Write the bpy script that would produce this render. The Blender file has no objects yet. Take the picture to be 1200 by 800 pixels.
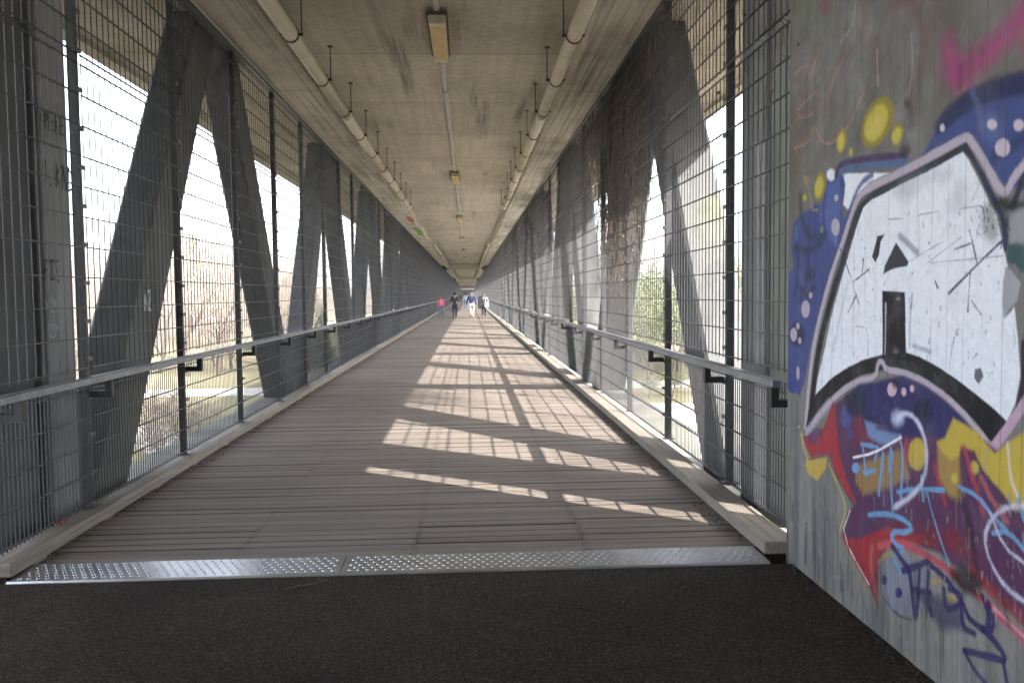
import bpy, bmesh, math, random
import numpy as np
from mathutils import Vector, Matrix
random.seed(7)
R = math.radians
sc = bpy.context.scene
col = sc.collection

# ------------------------------------------------------------------ materials
def lin(c):
    return tuple(((v/255)/12.92 if v/255 <= .04045 else ((v/255+.055)/1.055)**2.4) for v in c)

class NT:
    """small helper round a material's node tree"""
    def __init__(s, name):
        m = bpy.data.materials.new(name); m.use_nodes = True
        s.m = m; s.t = m.node_tree; s.n = s.t.nodes; s.l = s.t.links
        s.b = s.n['Principled BSDF']; s.tc = s.n.new('ShaderNodeTexCoord')
    def link(s, a, b): s.l.new(a, b)
    def mapping(s, scale, rot=(0, 0, 0), src='Object'):
        mp = s.n.new('ShaderNodeMapping'); mp.inputs['Scale'].default_value = scale
        mp.inputs['Rotation'].default_value = rot
        s.link(s.tc.outputs[src], mp.inputs['Vector']); return mp.outputs[0]
    def noise(s, scale, detail=4, rough=.6, vec=None, dist=0):
        n = s.n.new('ShaderNodeTexNoise'); n.inputs['Scale'].default_value = scale
        n.inputs['Detail'].default_value = detail; n.inputs['Roughness'].default_value = rough
        n.inputs['Distortion'].default_value = dist
        s.link(vec or s.tc.outputs['Object'], n.inputs['Vector']); return n.outputs['Fac']
    def ramp(s, fac, stops):
        r = s.n.new('ShaderNodeValToRGB'); e = r.color_ramp.elements
        while len(e) < len(stops): e.new(.5)
        for k, (p, c) in zip(e, stops):
            k.position = p; k.color = (c if len(c) == 4 else (*c, 1)) if hasattr(c, '__len__') else (c, c, c, 1)
        s.link(fac, r.inputs['Fac']); return r.outputs['Color']
    def mix(s, fac, a, b, mode='MIX'):
        x = s.n.new('ShaderNodeMix'); x.data_type = 'RGBA'; x.blend_type = mode
        for v, i in ((fac, 0), (a, 6), (b, 7)):
            if isinstance(v, (int, float)): x.inputs[i].default_value = v
            elif isinstance(v, tuple): x.inputs[i].default_value = (*v, 1) if len(v) == 3 else v
            else: s.link(v, x.inputs[i])
        return x.outputs[2]
    def math(s, op, a, b=0):
        x = s.n.new('ShaderNodeMath'); x.operation = op
        for v, i in ((a, 0), (b, 1)):
            if isinstance(v, (int, float)): x.inputs[i].default_value = v
            else: s.link(v, x.inputs[i])
        return x.outputs[0]
    def attr(s, name, out='Fac'):
        a = s.n.new('ShaderNodeAttribute'); a.attribute_name = name; return a.outputs[out]
    def xyz(s):
        x = s.n.new('ShaderNodeSeparateXYZ'); s.link(s.tc.outputs['Object'], x.inputs[0]); return x.outputs
    def bump(s, h, strength=.3, dist=.01):
        b = s.n.new('ShaderNodeBump'); b.inputs['Strength'].default_value = strength
        b.inputs['Distance'].default_value = dist; s.link(h, b.inputs['Height'])
        s.link(b.outputs[0], s.b.inputs['Normal'])
    def done(s, color, rough=.8, metal=0, spec=.4):
        for v, i in ((color, 'Base Color'), (rough, 'Roughness'), (metal, 'Metallic'), (spec, 'Specular IOR Level')):
            if isinstance(v, (int, float)): s.b.inputs[i].default_value = v
            elif isinstance(v, tuple): s.b.inputs[i].default_value = (*v, 1)
            else: s.link(v, s.b.inputs[i])
        return s.m

def simple(name, c, rough=.7, metal=0, var=.25, scale=8, bump=0, spec=.4):
    n = NT(name); f = n.noise(scale, 5)
    a = tuple(v*(1-var) for v in c); b = tuple(min(1, v*(1+var)) for v in c)
    cc = n.ramp(f, [(.3, a), (.7, b)])
    if bump: n.bump(n.noise(scale*6, 3), bump, .004)
    return n.done(cc, rough, metal, spec)

def m_ceiling():
    n = NT('board_marked_concrete')
    big = n.noise(.5, 5, .65); fine = n.noise(9, 6, .7)
    streak = n.noise(1, 4, .6, n.mapping((3.2, .16, 1)))
    c = n.ramp(big, [(.3, (.40, .362, .292)), (.55, (.54, .492, .402)), (.75, (.63, .58, .48))])
    c = n.mix(n.ramp(fine, [(.38, .32), (.62, 0)]), c, (.2, .175, .14))
    mask = n.math('MULTIPLY', n.ramp(streak, [(.57, 0), (.66, 1)]), n.ramp(n.noise(.28, 2), [(.42, 0), (.6, .75)]))
    c = n.mix(mask, c, (.13, .12, .105))
    board = n.noise(1, 1, .5, n.mapping((9, .35, 1)))
    c = n.mix(n.ramp(board, [(.35, .22), (.65, 0)]), c, (.2, .19, .165))
    y = n.xyz()[1]
    fr = n.math('FRACT', n.math('DIVIDE', y, 2.87))
    joint = n.math('LESS_THAN', fr, .012)
    c = n.mix(n.math('MULTIPLY', joint, .55), c, (.11, .10, .085))
    fl = n.math('FRACT', n.math('MULTIPLY', n.math('SINE', n.math('MULTIPLY', n.math('FLOOR', n.math('DIVIDE', y, 2.87)), 12.9898)), 437.5))
    c = n.mix(n.math('MULTIPLY', fl, .22), c, (.16, .15, .13))
    pores = n.noise(60, 2)
    n.bump(n.math('ADD', n.math('MULTIPLY', board, .6), n.math('MULTIPLY', pores, .3)), .45, .012)
    return n.done(c, .9, 0, .25)

def m_beam():
    n = NT('stained_edge_beam_concrete')
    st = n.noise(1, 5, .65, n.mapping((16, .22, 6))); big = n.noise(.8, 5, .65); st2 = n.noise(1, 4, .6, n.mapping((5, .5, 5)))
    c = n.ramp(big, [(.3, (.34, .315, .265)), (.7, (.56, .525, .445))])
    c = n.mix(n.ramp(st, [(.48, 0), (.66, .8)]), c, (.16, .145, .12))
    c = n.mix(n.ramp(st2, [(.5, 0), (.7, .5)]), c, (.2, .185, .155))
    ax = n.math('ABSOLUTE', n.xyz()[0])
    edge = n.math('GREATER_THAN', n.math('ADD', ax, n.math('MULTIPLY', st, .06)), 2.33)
    c = n.mix(n.math('MULTIPLY', edge, .6), c, (.62, .60, .53))  # outer soffit edge painted lighter for light bounced up from outside
    seam = n.math('LESS_THAN', n.math('FRACT', n.math('DIVIDE', n.xyz()[1], 4.13)), .006)
    c = n.mix(n.math('MULTIPLY', seam, .8), c, (.05, .045, .04))
    n.bump(n.noise(40, 4), .35, .008); return n.done(c, .9, 0, .2)

def m_truss():
    n = NT('grey_coated_concrete')
    big = n.noise(.9, 5, .65); st = n.noise(1, 4, .6, n.mapping((5, 5, .35)))
    c = n.ramp(big, [(.3, (.086, .089, .092)), (.7, (.158, .162, .167))])
    c = n.mix(n.ramp(st, [(.52, 0), (.7, .6)]), c, (.055, .056, .057))
    alg = n.math('MULTIPLY', n.ramp(n.noise(1.6, 4), [(.5, 0), (.68, .55)]), n.ramp(n.noise(.35, 2), [(.45, 0), (.6, 1)]))
    c = n.mix(alg, c, (.16, .175, .10))
    n.bump(n.noise(35, 4), .25, .006)
    return n.done(c, .8, 0, .3)

def concrete_colour(n):
    big = n.noise(.9, 5, .65); fine = n.noise(14, 6, .7)
    brd = n.noise(1, 1, .5, n.mapping((1, 8.5, .02)))
    c = n.ramp(big, [(.3, (.17, .167, .16)), (.7, (.29, .286, .274))])
    c = n.mix(n.ramp(brd, [(.38, .45), (.6, 0)]), c, (.18, .18, .178))
    seam = n.math('LESS_THAN', n.math('FRACT', n.math('DIVIDE', n.math('ADD', n.xyz()[1], n.math('MULTIPLY', n.noise(1, 1, .5, n.mapping((1, 3, .3))), .05)), .118)), .05)
    c = n.mix(n.math('MULTIPLY', seam, n.ramp(n.noise(2.2, 3), [(.36, .1), (.6, .85)])), c, (.09, .09, .09))
    c = n.mix(n.ramp(fine, [(.36, .45), (.6, 0)]), c, (.16, .155, .15))
    brown = n.math('MULTIPLY', n.ramp(n.noise(1.3, 5, .7), [(.38, 0), (.6, .9)]), n.ramp(n.math('MULTIPLY', n.xyz()[2], .33), [(.45, .1), (.75, 1)]))
    c = n.mix(brown, c, (.125, .105, .085))
    c = n.mix(n.ramp(n.noise(3.2, 5, .75), [(.5, 0), (.68, .5)]), c, (.11, .105, .10))
    drip = n.noise(1, 4, .6, n.mapping((1, 7, .5)))
    low = n.ramp(n.xyz()[2], [(0.0, 1), (.8, .55), (1, .25)])
    c = n.mix(n.math('MULTIPLY', n.ramp(drip, [(.45, 0), (.62, .9)]), low), c, (.10, .105, .11))
    return c, brd, seam

def m_wall():
    n = NT('board_formed_concrete'); c, brd, seam = concrete_colour(n)
    n.bump(n.math('SUBTRACT', n.math('ADD', n.math('MULTIPLY', brd, .5), n.math('MULTIPLY', n.noise(40, 4), .25)), n.math('MULTIPLY', seam, .5)), .4, .01)
    return n.done(c, .85, 0, .3)

def m_mural():
    n = NT('spray_paint_on_concrete'); c, brd, seam = concrete_colour(n)
    a = n.n.new('ShaderNodeAttribute'); a.attribute_name = 'paint'
    # worn paint: chips let the concrete show, streaks of grime run down it
    chip = n.ramp(n.noise(55, 3, .7, n.mapping((1, 1, .55))), [(.66, 0), (.70, 1)])
    patch = n.ramp(n.noise(2.6, 4, .6), [(.48, .04), (.66, 1)])
    wear = n.math('MULTIPLY', chip, patch)
    al = n.math('MULTIPLY', a.outputs['Alpha'], n.math('SUBTRACT', 1, wear))
    pc = n.mix(n.ramp(n.noise(1, 5, .65, n.mapping((1, 9, 1.2))), [(.55, 0), (.75, .16)]), a.outputs['Color'], (.2, .2, .25))
    pc = n.mix(n.ramp(n.noise(30, 4, .7), [(.35, .12), (.6, 0)]), pc, (.08, .08, .10))
    pc = n.mix(n.ramp(n.noise(4.5, 6, .75), [(.52, 0), (.74, .22)]), pc, (.26, .27, .31))
    pc = n.mix(n.math('MULTIPLY', seam, n.ramp(n.noise(2.2, 3), [(.4, 0), (.65, .5)])), pc, (.05, .05, .06))
    low = n.ramp(n.xyz()[2], [(.25, .75), (1.0, 0)])
    run = n.noise(1, 5, .7, n.mapping((1, 11, .9)))
    pc = n.mix(n.math('MULTIPLY', n.ramp(run, [(.48, 0), (.66, 1)]), low), pc, (.05, .045, .05))
    col_ = n.mix(al, c, pc)
    n.bump(n.math('SUBTRACT', n.math('ADD', n.math('MULTIPLY', brd, .5), n.math('MULTIPLY', n.noise(22, 5, .7), .6)), n.math('MULTIPLY', seam, .7)), .45, .01)
    return n.done(col_, n.mix(al, (.85,)*3, (.6,)*3), 0, .2)

def m_plank():
    n = NT('worn_timber_planks')
    grain = n.noise(1, 6, .7, n.mapping((2.5, 70, 20)))
    grain2 = n.noise(1, 4, .6, n.mapping((.8, 22, 5)))
    dirt = n.noise(.55, 6, .7); spots = n.noise(6, 5, .7)
    bv = n.attr('board')
    c = n.ramp(bv, [(0, (.132, .109, .094)), (.5, (.18, .154, .135)), (1, (.236, .205, .181))])
    c = n.mix(n.ramp(grain, [(.35, .6), (.65, 0)]), c, (.13, .108, .092))
    c = n.mix(n.ramp(grain2, [(.4, 0), (.7, .4)]), c, (.36, .325, .29))
    c = n.mix(n.ramp(dirt, [(.42, 0), (.72, .5)]), c, (.17, .145, .125))
    c = n.mix(n.ramp(spots, [(.60, 0), (.72, .35)]), c, (.14, .12, .105))
    n.bump(n.math('ADD', grain, grain2), .35, .004)
    return n.done(c, n.ramp(dirt, [(.3, .68), (.7, .9)]), 0, .15)

def m_kerb():
    n = NT('weathered_timber')
    g = n.noise(1, 6, .7, n.mapping((40, 1.4, 40))); d = n.noise(1.7, 5, .7)
    c = n.ramp(g, [(.3, (.15, .13, .11)), (.7, (.29, .262, .225))])
    c = n.mix(n.ramp(d, [(.5, 0), (.75, .55)]), c, (.15, .135, .11))
    n.bump(g, .4, .004); return n.done(c, .8, 0, .25)

def m_asphalt():
    n = NT('asphalt')
    v = n.n.new('ShaderNodeTexVoronoi'); v.inputs['Scale'].default_value = 130
    n.link(n.tc.outputs['Object'], v.inputs['Vector'])
    agg = n.noise(95, 3, .7); big = n.noise(.9, 5, .6); mid = n.noise(5, 5, .7)
    c = n.ramp(big, [(.3, (.026, .020, .016)), (.7, (.050, .039, .031))])
    c = n.mix(n.ramp(agg, [(.56, 0), (.70, .8)]), c, (.15, .145, .135))
    c = n.mix(n.ramp(mid, [(.5, 0), (.75, .45)]), c, (.085, .078, .07))
    c = n.mix(n.ramp(n.noise(52, 4, .75), [(.5, 0), (.66, .8)]), c, (.12, .098, .078))
    c = n.mix(n.ramp(n.noise(60, 4, .75, n.mapping((1.3, .8, 1))), [(.5, 0), (.66, .85)]), c, (.010, .009, .008))
    c = n.mix(n.ramp(n.noise(.35, 4, .6, None, 1.2), [(.52, 0), (.62, .4)]), c, (.025, .022, .02))
    c = n.mix(n.ramp(n.noise(55, 2), [(.66, 0), (.72, .8)]), c, (.012, .012, .012))
    n.bump(n.math('ADD', n.math('ADD', v.outputs['Distance'], agg), n.math('MULTIPLY', n.noise(34, 4, .75), 1.5)), .9, .012)
    return n.done(c, .9, 0, .12)

def m_galv(name, c=(.45, .47, .5), rough=.38):
    n = NT(name); f = n.noise(6, 5, .7); g = n.noise(45, 3)
    cc = n.ramp(f, [(.3, tuple(v*.7 for v in c)), (.7, c)])
    r = n.ramp(g, [(.35, rough*.8), (.7, min(1, rough*1.5))])
    return n.done(cc, r, .85, .5)

def m_ground():
    n = NT('dry_grass_and_leaf_litter')
    big = n.noise(.05, 5, .6); mid = n.noise(.6, 5, .65); fine = n.noise(6, 4, .7)
    c = n.ramp(big, [(.35, (.20, .18, .10)), (.6, (.29, .26, .17))])
    c = n.mix(n.ramp(mid, [(.48, 0), (.75, .5)]), c, (.13, .135, .06))
    x, y, z = n.xyz()
    hill = n.ramp(n.math('ADD', n.math('MULTIPLY', z, .1), n.math('ADD', .5, n.math('MULTIPLY', n.math('SUBTRACT', mid, .5), .3))), [(.08, 0), (.2, 1)])
    litter = n.ramp(fine, [(.3, (.13, .10, .08)), (.7, (.24, .195, .16))])
    c = n.mix(hill, c, litter)
    c = n.mix(n.ramp(fine, [(.3, .3), (.6, 0)]), c, (.05, .05, .02))
    n.bump(fine, .5, .05); return n.done(c, .95, 0, .1)

def m_leaf(name, a, b):
    n = NT(name); oi = n.n.new('ShaderNodeObjectInfo')
    f = n.noise(1.4, 4, .7); c = n.ramp(f, [(.3, a), (.7, b)])
    m = n.done(c, .6, 0, .25)
    try: n.b.inputs['Transmission Weight'].default_value = 0
    except Exception: pass
    return m

M = {}
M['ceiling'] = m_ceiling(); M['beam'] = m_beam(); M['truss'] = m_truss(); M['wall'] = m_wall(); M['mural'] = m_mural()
M['plank'] = m_plank(); M['kerb'] = m_kerb(); M['asphalt'] = m_asphalt(); M['ground'] = m_ground()
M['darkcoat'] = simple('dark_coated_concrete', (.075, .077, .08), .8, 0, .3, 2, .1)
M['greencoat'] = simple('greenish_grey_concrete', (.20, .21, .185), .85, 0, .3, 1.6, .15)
M['column'] = simple('light_grey_coated_concrete', (.20, .205, .21), .75, 0, .3, 1.3, .12)
M['soil'] = simple('dark_soil', (.035, .028, .022), .95, 0, .4, 30)
M['galv'] = m_galv('galvanised_steel'); M['rail'] = m_galv('galvanised_rail', (.27, .28, .30), .5)
M['strip'] = simple('studded_steel_plate', (.58, .60, .63), .30, .9, .14, 5)
M['post'] = simple('dark_grey_post_paint', (.085, .086, .092), .45, .3, .2, 5, .05)
M['wire'] = simple('grey_mesh_wire', (.072, .073, .078), .5, .3, .2, 5)
M['bracket'] = simple('black_steel', (.032, .032, .034), .5, .3)
M['pipe'] = simple('cream_plastic_pipe', (.47, .43, .33), .5, 0, .15, 3, .03)
M['hanger'] = simple('rusty_dark_hanger', (.045, .035, .028), .7, .4)
M['conduit'] = simple('grey_conduit', (.40, .39, .36), .6, 0, .12, 4)
M['diffuser'] = simple('yellowed_diffuser', (.52, .38, .16), .5, 0, .15, 9)
M['lampcap'] = simple('aged_white_plastic', (.55, .50, .38), .6, 0, .15, 9)
M['lampbase'] = simple('dirty_dark_backplate', (.10, .075, .055), .8)
M['screw'] = simple('dark_screw_pit', (.03, .027, .025), .6, .3)
M['gap'] = simple('dark_underside_and_gap_shade', (.02, .018, .016), .9)
M['gravel'] = simple('pale_gravel', (.54, .52, .47), .9, 0, .25, 3, .3)
M['road'] = simple('pale_road', (.42, .41, .38), .9, 0, .15, 2, .2)
M['bark'] = simple('bark', (.11, .085, .066), .9, 0, .35, 5, .3)
M['twig'] = simple('brown_twigs', (.25, .21, .175), .9, 0, .3, 2)
M['vine'] = simple('dead_vine_stems', (.10, .082, .066), .9, 0, .4, 9)
M['deadleaf'] = simple('dead_leaf', (.19, .12, .07), .8, 0, .4, 4)
M['leaf'] = m_leaf('spring_leaves', (.07, .09, .03), (.15, .17, .075))
M['leafdark'] = m_leaf('dark_needles', (.05, .075, .04), (.09, .12, .06))
M['red'] = simple('red_spray', (.36, .07, .05), .7); M['green'] = simple('green_spray', (.10, .20, .05), .7)
M['redsign'] = simple('red_sign_paint', (.20, .075, .06), .7); M['white'] = simple('white_paint', (.75, .74, .72), .6, 0, .06)
M['glassdark'] = simple('dark_glazing', (.02, .022, .025), .15, 0, .2, 3, 0, .5)
M['ink'] = simple('black_marker', (.03, .03, .035), .6); M['chalk'] = simple('pale_marker', (.42, .45, .47), .7)
M['green_wall'] = simple('algae_stained_concrete', (.31, .31, .27), .85, 0, .35, 1.6, .2)
M['orange'] = simple('orange_leaf', (.30, .10, .035), .8)
for nm, c in dict(skin=(.42, .25, .18), pink=(.75, .06, .16), jeans=(.05, .12, .24), blackcloth=(.012, .012, .014), navy=(.03, .055, .16), beige=(.55, .49, .42), greycloth=(.09, .095, .105), haird=(.02, .016, .013), hairg=(.38, .35, .32), shoe=(.05, .03, .028), redshoe=(.22, .05, .05), whitecloth=(.65, .66, .68), palegrey=(.36, .36, .36), bluewhite=(.4, .45, .58)).items():
    M[nm] = simple('cloth_'+nm, c, .85, 0, .18, 14)

# ------------------------------------------------------------------ builders
class MB:
    def __init__(s): s.v = []; s.f = []; s.mi = []
    def face(s, idx, mi=0): s.f.append(idx); s.mi.append(mi)
    def poly(s, pts, mi=0):
        k = len(s.v); s.v += [tuple(p) for p in pts]; s.face(tuple(range(k, k+len(pts))), mi)
    def box(s, lo, hi, mi=0):
        k = len(s.v); (a, b, c), (d, e, f) = lo, hi
        s.v += [(a, b, c), (d, b, c), (d, e, c), (a, e, c), (a, b, f), (d, b, f), (d, e, f), (a, e, f)]
        for q in ((0, 3, 2, 1), (4, 5, 6, 7), (0, 1, 5, 4), (1, 2, 6, 5), (2, 3, 7, 6), (3, 0, 4, 7)):
            s.face(tuple(k+i for i in q), mi)
    def cbox(s, lo, hi, ch, mi=0):
        """box whose edges are chamfered"""
        bm = bmesh.new(); bmesh.ops.create_cube(bm, size=1)
        for v in bm.verts:
            v.co = Vector([(lo[i]+hi[i])/2 + v.co[i]*(hi[i]-lo[i]) for i in range(3)])
        bmesh.ops.bevel(bm, geom=bm.edges[:], offset=ch, segments=1, affect='EDGES')
        s.add_bm(bm, mi)
    def add_bm(s, bm, mi=0, mat=None):
        k = len(s.v); bm.verts.index_update()
        s.v += [tuple(mat @ v.co) if mat else tuple(v.co) for v in bm.verts]
        for f in bm.faces: s.face(tuple(k+v.index for v in f.verts), mi)
        bm.free()
    def loft(s, rings, mi=0, caps=True):
        k = len(s.v); n = len(rings[0])
        for r in rings: s.v += [tuple(p) for p in r]
        for j in range(len(rings)-1):
            for i in range(n):
                s.face((k+j*n+i, k+j*n+(i+1) % n, k+(j+1)*n+(i+1) % n, k+(j+1)*n+i), mi)
        if caps:
            s.face(tuple(k+i for i in range(n))[::-1], mi); s.face(tuple(k+(len(rings)-1)*n+i for i in range(n)), mi)
    def tube(s, pts, r, sides=6, mi=0, caps=True):
        pts = [Vector(p) for p in pts]; rs = r if hasattr(r, '__len__') else [r]*len(pts); rings = []
        for i, p in enumerate(pts):
            d = (pts[min(i+1, len(pts)-1)]-pts[max(i-1, 0)])
            d = d.normalized() if d.length > 1e-9 else Vector((0, 0, 1))
            a = d.cross(Vector((0, 0, 1)) if abs(d.z) < .9 else Vector((1, 0, 0))).normalized(); b = d.cross(a)
            rings.append([p+(a*math.cos(2*math.pi*k/sides)+b*math.sin(2*math.pi*k/sides))*rs[i] for k in range(sides)])
        s.loft(rings, mi, caps)
    def mesh(s, name, mats, smooth=False):
        me = bpy.data.meshes.new(name); me.from_pydata(s.v, [], s.f); me.update()
        for m in (mats if isinstance(mats, (list, tuple)) else [mats]): me.materials.append(M[m] if isinstance(m, str) else m)
        me.polygons.foreach_set('material_index', s.mi)
        if smooth: me.polygons.foreach_set('use_smooth', [True]*len(me.polygons))
        me.update(); return me
    def build(s, name, mats, parent=None, smooth=False):
        return link(name, s.mesh(name, mats, smooth), parent)

def link(name, me, parent=None, loc=None):
    o = bpy.data.objects.new(name, me); col.objects.link(o)
    if parent: o.parent = parent
    if loc is not None: o.location = loc
    return o
def tag(o, label=None, cat=None, group=None, kind=None):
    if label: o['label'] = label
    if cat: o['category'] = cat
    if group: o['group'] = group
    if kind: o['kind'] = kind
    return o
def empty(name, loc, label, cat, group=None, rz=0):
    o = bpy.data.objects.new(name, None); col.objects.link(o); o.location = loc; o.rotation_euler.z = rz
    o.empty_display_size = .2
    return tag(o, label, cat, group)
def copy_tree(o, parent=None):
    c = o.copy(); col.objects.link(c)
    if parent: c.parent = parent
    for ch in list(o.children): copy_tree(ch, c)
    return c

# ------------------------------------------------------------------ dimensions
KL, KR = -2.25, 2.12          # inner faces of the two kerbs
FX = 2.37                     # fence plane
END = 300.0                   # far end of the bridge
SLAB, SOF = 4.77, 4.50        # ceiling, underside of the edge beams
PITCH = 2.05                  # fence posts

# ------------------------------------------------------------------ camera, light, world
cam = bpy.data.cameras.new('camera'); cam.lens = 30; cam.sensor_width = 36; cam.clip_end = 4000; cam.clip_start = .05
co = bpy.data.objects.new('camera', cam); col.objects.link(co); sc.camera = co
Rv = Vector((0.9986512, -0.0508571, -0.0104557)); Uv = Vector((0.0132462, 0.0548459, 0.9984070)); Fv = Vector((0.0502027, 0.9971988, -0.0554456))
mw = Matrix((Rv, Uv, -Fv)).transposed().to_4x4(); mw.translation = (0.363, 0, 1.6); co.matrix_world = mw

S = Vector((1.13, -.85, 1)).normalized()
sun = bpy.data.lights.new('sun', 'SUN'); sun.energy = 2.3; sun.angle = R(.53); sun.color = (1, .94, .86)
so = bpy.data.objects.new('sun', sun); col.objects.link(so); so.rotation_euler = S.to_track_quat('Z', 'Y').to_euler(); so.location = (30, -30, 40)
w = bpy.data.worlds.new('World'); sc.world = w; w.use_nodes = True
sky = w.node_tree.nodes.new('ShaderNodeTexSky'); sky.sky_type = 'NISHITA'; sky.sun_disc = False
sky.sun_elevation = math.asin(S.z); sky.sun_rotation = math.atan2(S.x, S.y)
sky.dust_density = 3; sky.air_density = 1.0; sky.ozone_density = 1
bg = w.node_tree.nodes['Background']; bg.inputs['Strength'].default_value = .15
hs = w.node_tree.nodes.new('ShaderNodeHueSaturation'); hs.inputs['Saturation'].default_value = .45   # thin bright haze
w.node_tree.links.new(sky.outputs[0], hs.inputs['Color']); w.node_tree.links.new(hs.outputs[0], bg.inputs['Color'])
sc.view_settings.view_transform = 'Standard'; sc.view_settings.look = 'None'; sc.view_settings.gamma = 1
sc.view_settings.exposure = EXPOSURE = 3.25
sc.cycles.use_denoising = True; sc.cycles.max_bounces = 12; sc.cycles.diffuse_bounces = 8
sc.cycles.transparent_max_bounces = 8; sc.cycles.sample_clamp_indirect = 8

# ------------------------------------------------------------------ terrain
def sstep(a, b, x):
    t = max(0, min(1, (x-a)/(b-a))); return t*t*(3-2*t)
def ground_h(x, y):
    h = -.12 - 4.9*sstep(5.5, 22, y)
    if y > 60:
        side = sstep(13, 45, abs(x)); h += side*(5*sstep(68, 150, y)+5*sstep(140, 330, y))
        h -= 3*(1-side)*sstep(70, 120, y)
        if y > 250: h += (1-side)*9*sstep(255, 299, y)
    if y < 5.5 and x > 9: h += 11*sstep(8, 28, x)*sstep(5.5, -2, y)  # unseen bank added behind at right to cut sky light on the struts
    h += .25*math.sin(x*.31+y*.17)*sstep(30, 90, y)*sstep(66, 90, y)
    return h
mb = MB()
xs = sorted(set([-900, -500, -300, -200, -150]+list(range(-120, 121, 4))+[-2, 2, 150, 200, 300, 500, 900])); ys = sorted(set([-600, -200, -60, -20, 0, 3, 5.5]+list(range(8, 30, 2))+list(range(30, 340, 6))+[400, 600, 1200]))
for y in ys:
    for x in xs: mb.v.append((x, y, ground_h(x, y)))
nx = len(xs)
for j in range(len(ys)-1):
    for i in range(nx-1): mb.face((j*nx+i, j*nx+i+1, (j+1)*nx+i+1, (j+1)*nx+i))
tag(mb.build('terrain', 'ground', None, True), kind='structure')
mb = MB(); mb.poly([(-2.9-30, -30, -.05), (2.25, -30, -.05), (2.25, 4.9, -.05), (-32, 4.9, -.05)])
tag(mb.build('gravel_forecourt', 'gravel'), kind='structure')
def sheet(name, mat, pts, dz):
    m = MB(); n = len(pts)
    m.poly([(x, y, ground_h(x, y)+dz) for x, y in pts]); return tag(m.build(name, mat), kind='structure')
sheet('road', 'road', [(-130, 55.5), (-40, 57), (0, 58), (40, 59), (130, 60), (130, 65), (40, 64), (0, 63), (-40, 62), (-130, 60.5)], .03)
sheet('gravel_bed', 'gravel', [(3.2, 26), (20, 26), (24, 38), (20, 49), (11, 50.5), (5, 47), (3.5, 38)], .02)
sheet('gravel_path', 'gravel', [(-9.5, 26), (-8.6, 26), (-10.5, 36), (-15, 44), (-24, 49), (-40, 51), (-40, 49), (-25, 46.5), (-17, 42), (-12.2, 35)], .02)

# ------------------------------------------------------------------ approach
mb = MB(); mb.box((-3.4, -12, -.5), (2.26, 4.861, -.003))
tag(mb.build('asphalt_path', 'asphalt'), kind='structure')

# steel threshold plate, in two lengths, covered with raised studs
def threshold(x0, x1, label):
    m = MB()
    y0, y1 = 4.872, 5.185
    m.loft([[(x, y0-.010, .001), (x, y0, .010), (x, y1-.01, .014), (x, y1, .011), (x, y1, -.03), (x, y0-.010, -.03)] for x in (x0, x1)])
    i = 0; y = y0+.045
    r = 0
    while y < y1-.03:
        x = x0+.05+(.026 if r % 2 else 0)
        while x < x1-.04:
            z = .010+.004*(y-y0)/(y1-y0)
            ring = [[(x+rr*math.cos(a), y+rr*math.sin(a), z+h) for a in [k*math.pi/4 for k in range(8)]] for rr, h in ((.0125, -.001), (.0105, .0026), (.006, .0044))]
            m.loft(ring, 0, True); x += .052
        y += .046; r += 1
    return tag(m.build('threshold_plate', 'strip'), label, 'steel plate', 'studded steel plates across the path')
threshold(-2.262, -.402, 'long left-hand studded galvanised steel plate between asphalt and planks')
threshold(-.398, 2.118, 'right-hand studded steel plate between asphalt and planks, ending near the graffiti wall')

# ------------------------------------------------------------------ deck of planks
mb = MB(); bval = []
y = 5.2; W = .128; lines = [-2.43, -1.10, 0, 1.09, 2.43]
rr = random.Random(3)
while y < END:
    wv = W*rr.uniform(.96, 1.04)
    if y < 90:
        one = rr.random()
        segs = [(lines[i], lines[i+1]) for i in range(4)] if one < .07 else ([(lines[0], lines[2]), (lines[2], lines[4])] if one < .13 else [(lines[0], lines[4])] if one < .93 else [(lines[0], lines[1]), (lines[1], lines[4])])
    else: segs = [(lines[0], lines[4])]
    for a, b in segs:
        g0 = rr.choice([.0018, .002, .003, .003, .005, .009]); g1 = rr.choice([.001, .0015, .003]); dz = rr.uniform(-.0022, .0022)
        tilt = rr.uniform(-.0012, .0012); y0, y1 = y+g0, y+wv-g1; z = -.001+dz
        ya = y0+rr.uniform(-.001, .001)
        k = len(mb.v)
        mb.v += [(a+.0004, ya, z-.03), (b-.0015, y0, z-.03), (b-.0015, y0, z-.0025), (a+.0015, ya, z-.0025), (a+.0015, ya+.003, z), (b-.0015, y0+.003, z+tilt), (b-.0015, y1-.003, z+tilt), (a+.0015, y1-.003, z), (b-.0015, y1, z-.0025), (a+.0015, y1, z-.0025), (b-.0015, y1, z-.03), (a+.0015, y1, z-.03)]
        fs = [(0, 1, 2, 3), (3, 2, 5, 4), (4, 5, 6, 7), (7, 6, 8, 9), (9, 8, 10, 11), (0, 3, 4, 7, 9, 11), (1, 10, 8, 6, 5, 2)]
        v = min(1, max(0, rr.gauss(.5, .19)))
        for qi, q in enumerate(fs): mb.face(tuple(k+i for i in q), 2 if qi == 0 or (qi == 1 and g0 > .0025) or qi == 4 else 0); bval.append(v)  # front, back and wide-gap chamfer faces coloured dark for gap dirt and shade
    if y < 70:
        for X in (-1.10, 0, 1.09):
            for yy in (y+.036, y+.092):
                for sx in (-.014, .014) if y < 14 else (0,):
                    cx = X+sx+rr.uniform(-.003, .003); q = rr.uniform(.005, .0105)
                    mb.poly([(cx+q*math.cos(a), yy+q*math.sin(a), .0022) for a in [j*math.pi/3 for j in range(6)]], 1); bval.append(0)
    y += wv
mb.box((-2.43, 5.2, -.14), (2.43, END, -.05), 2); bval += [0]*6
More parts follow.
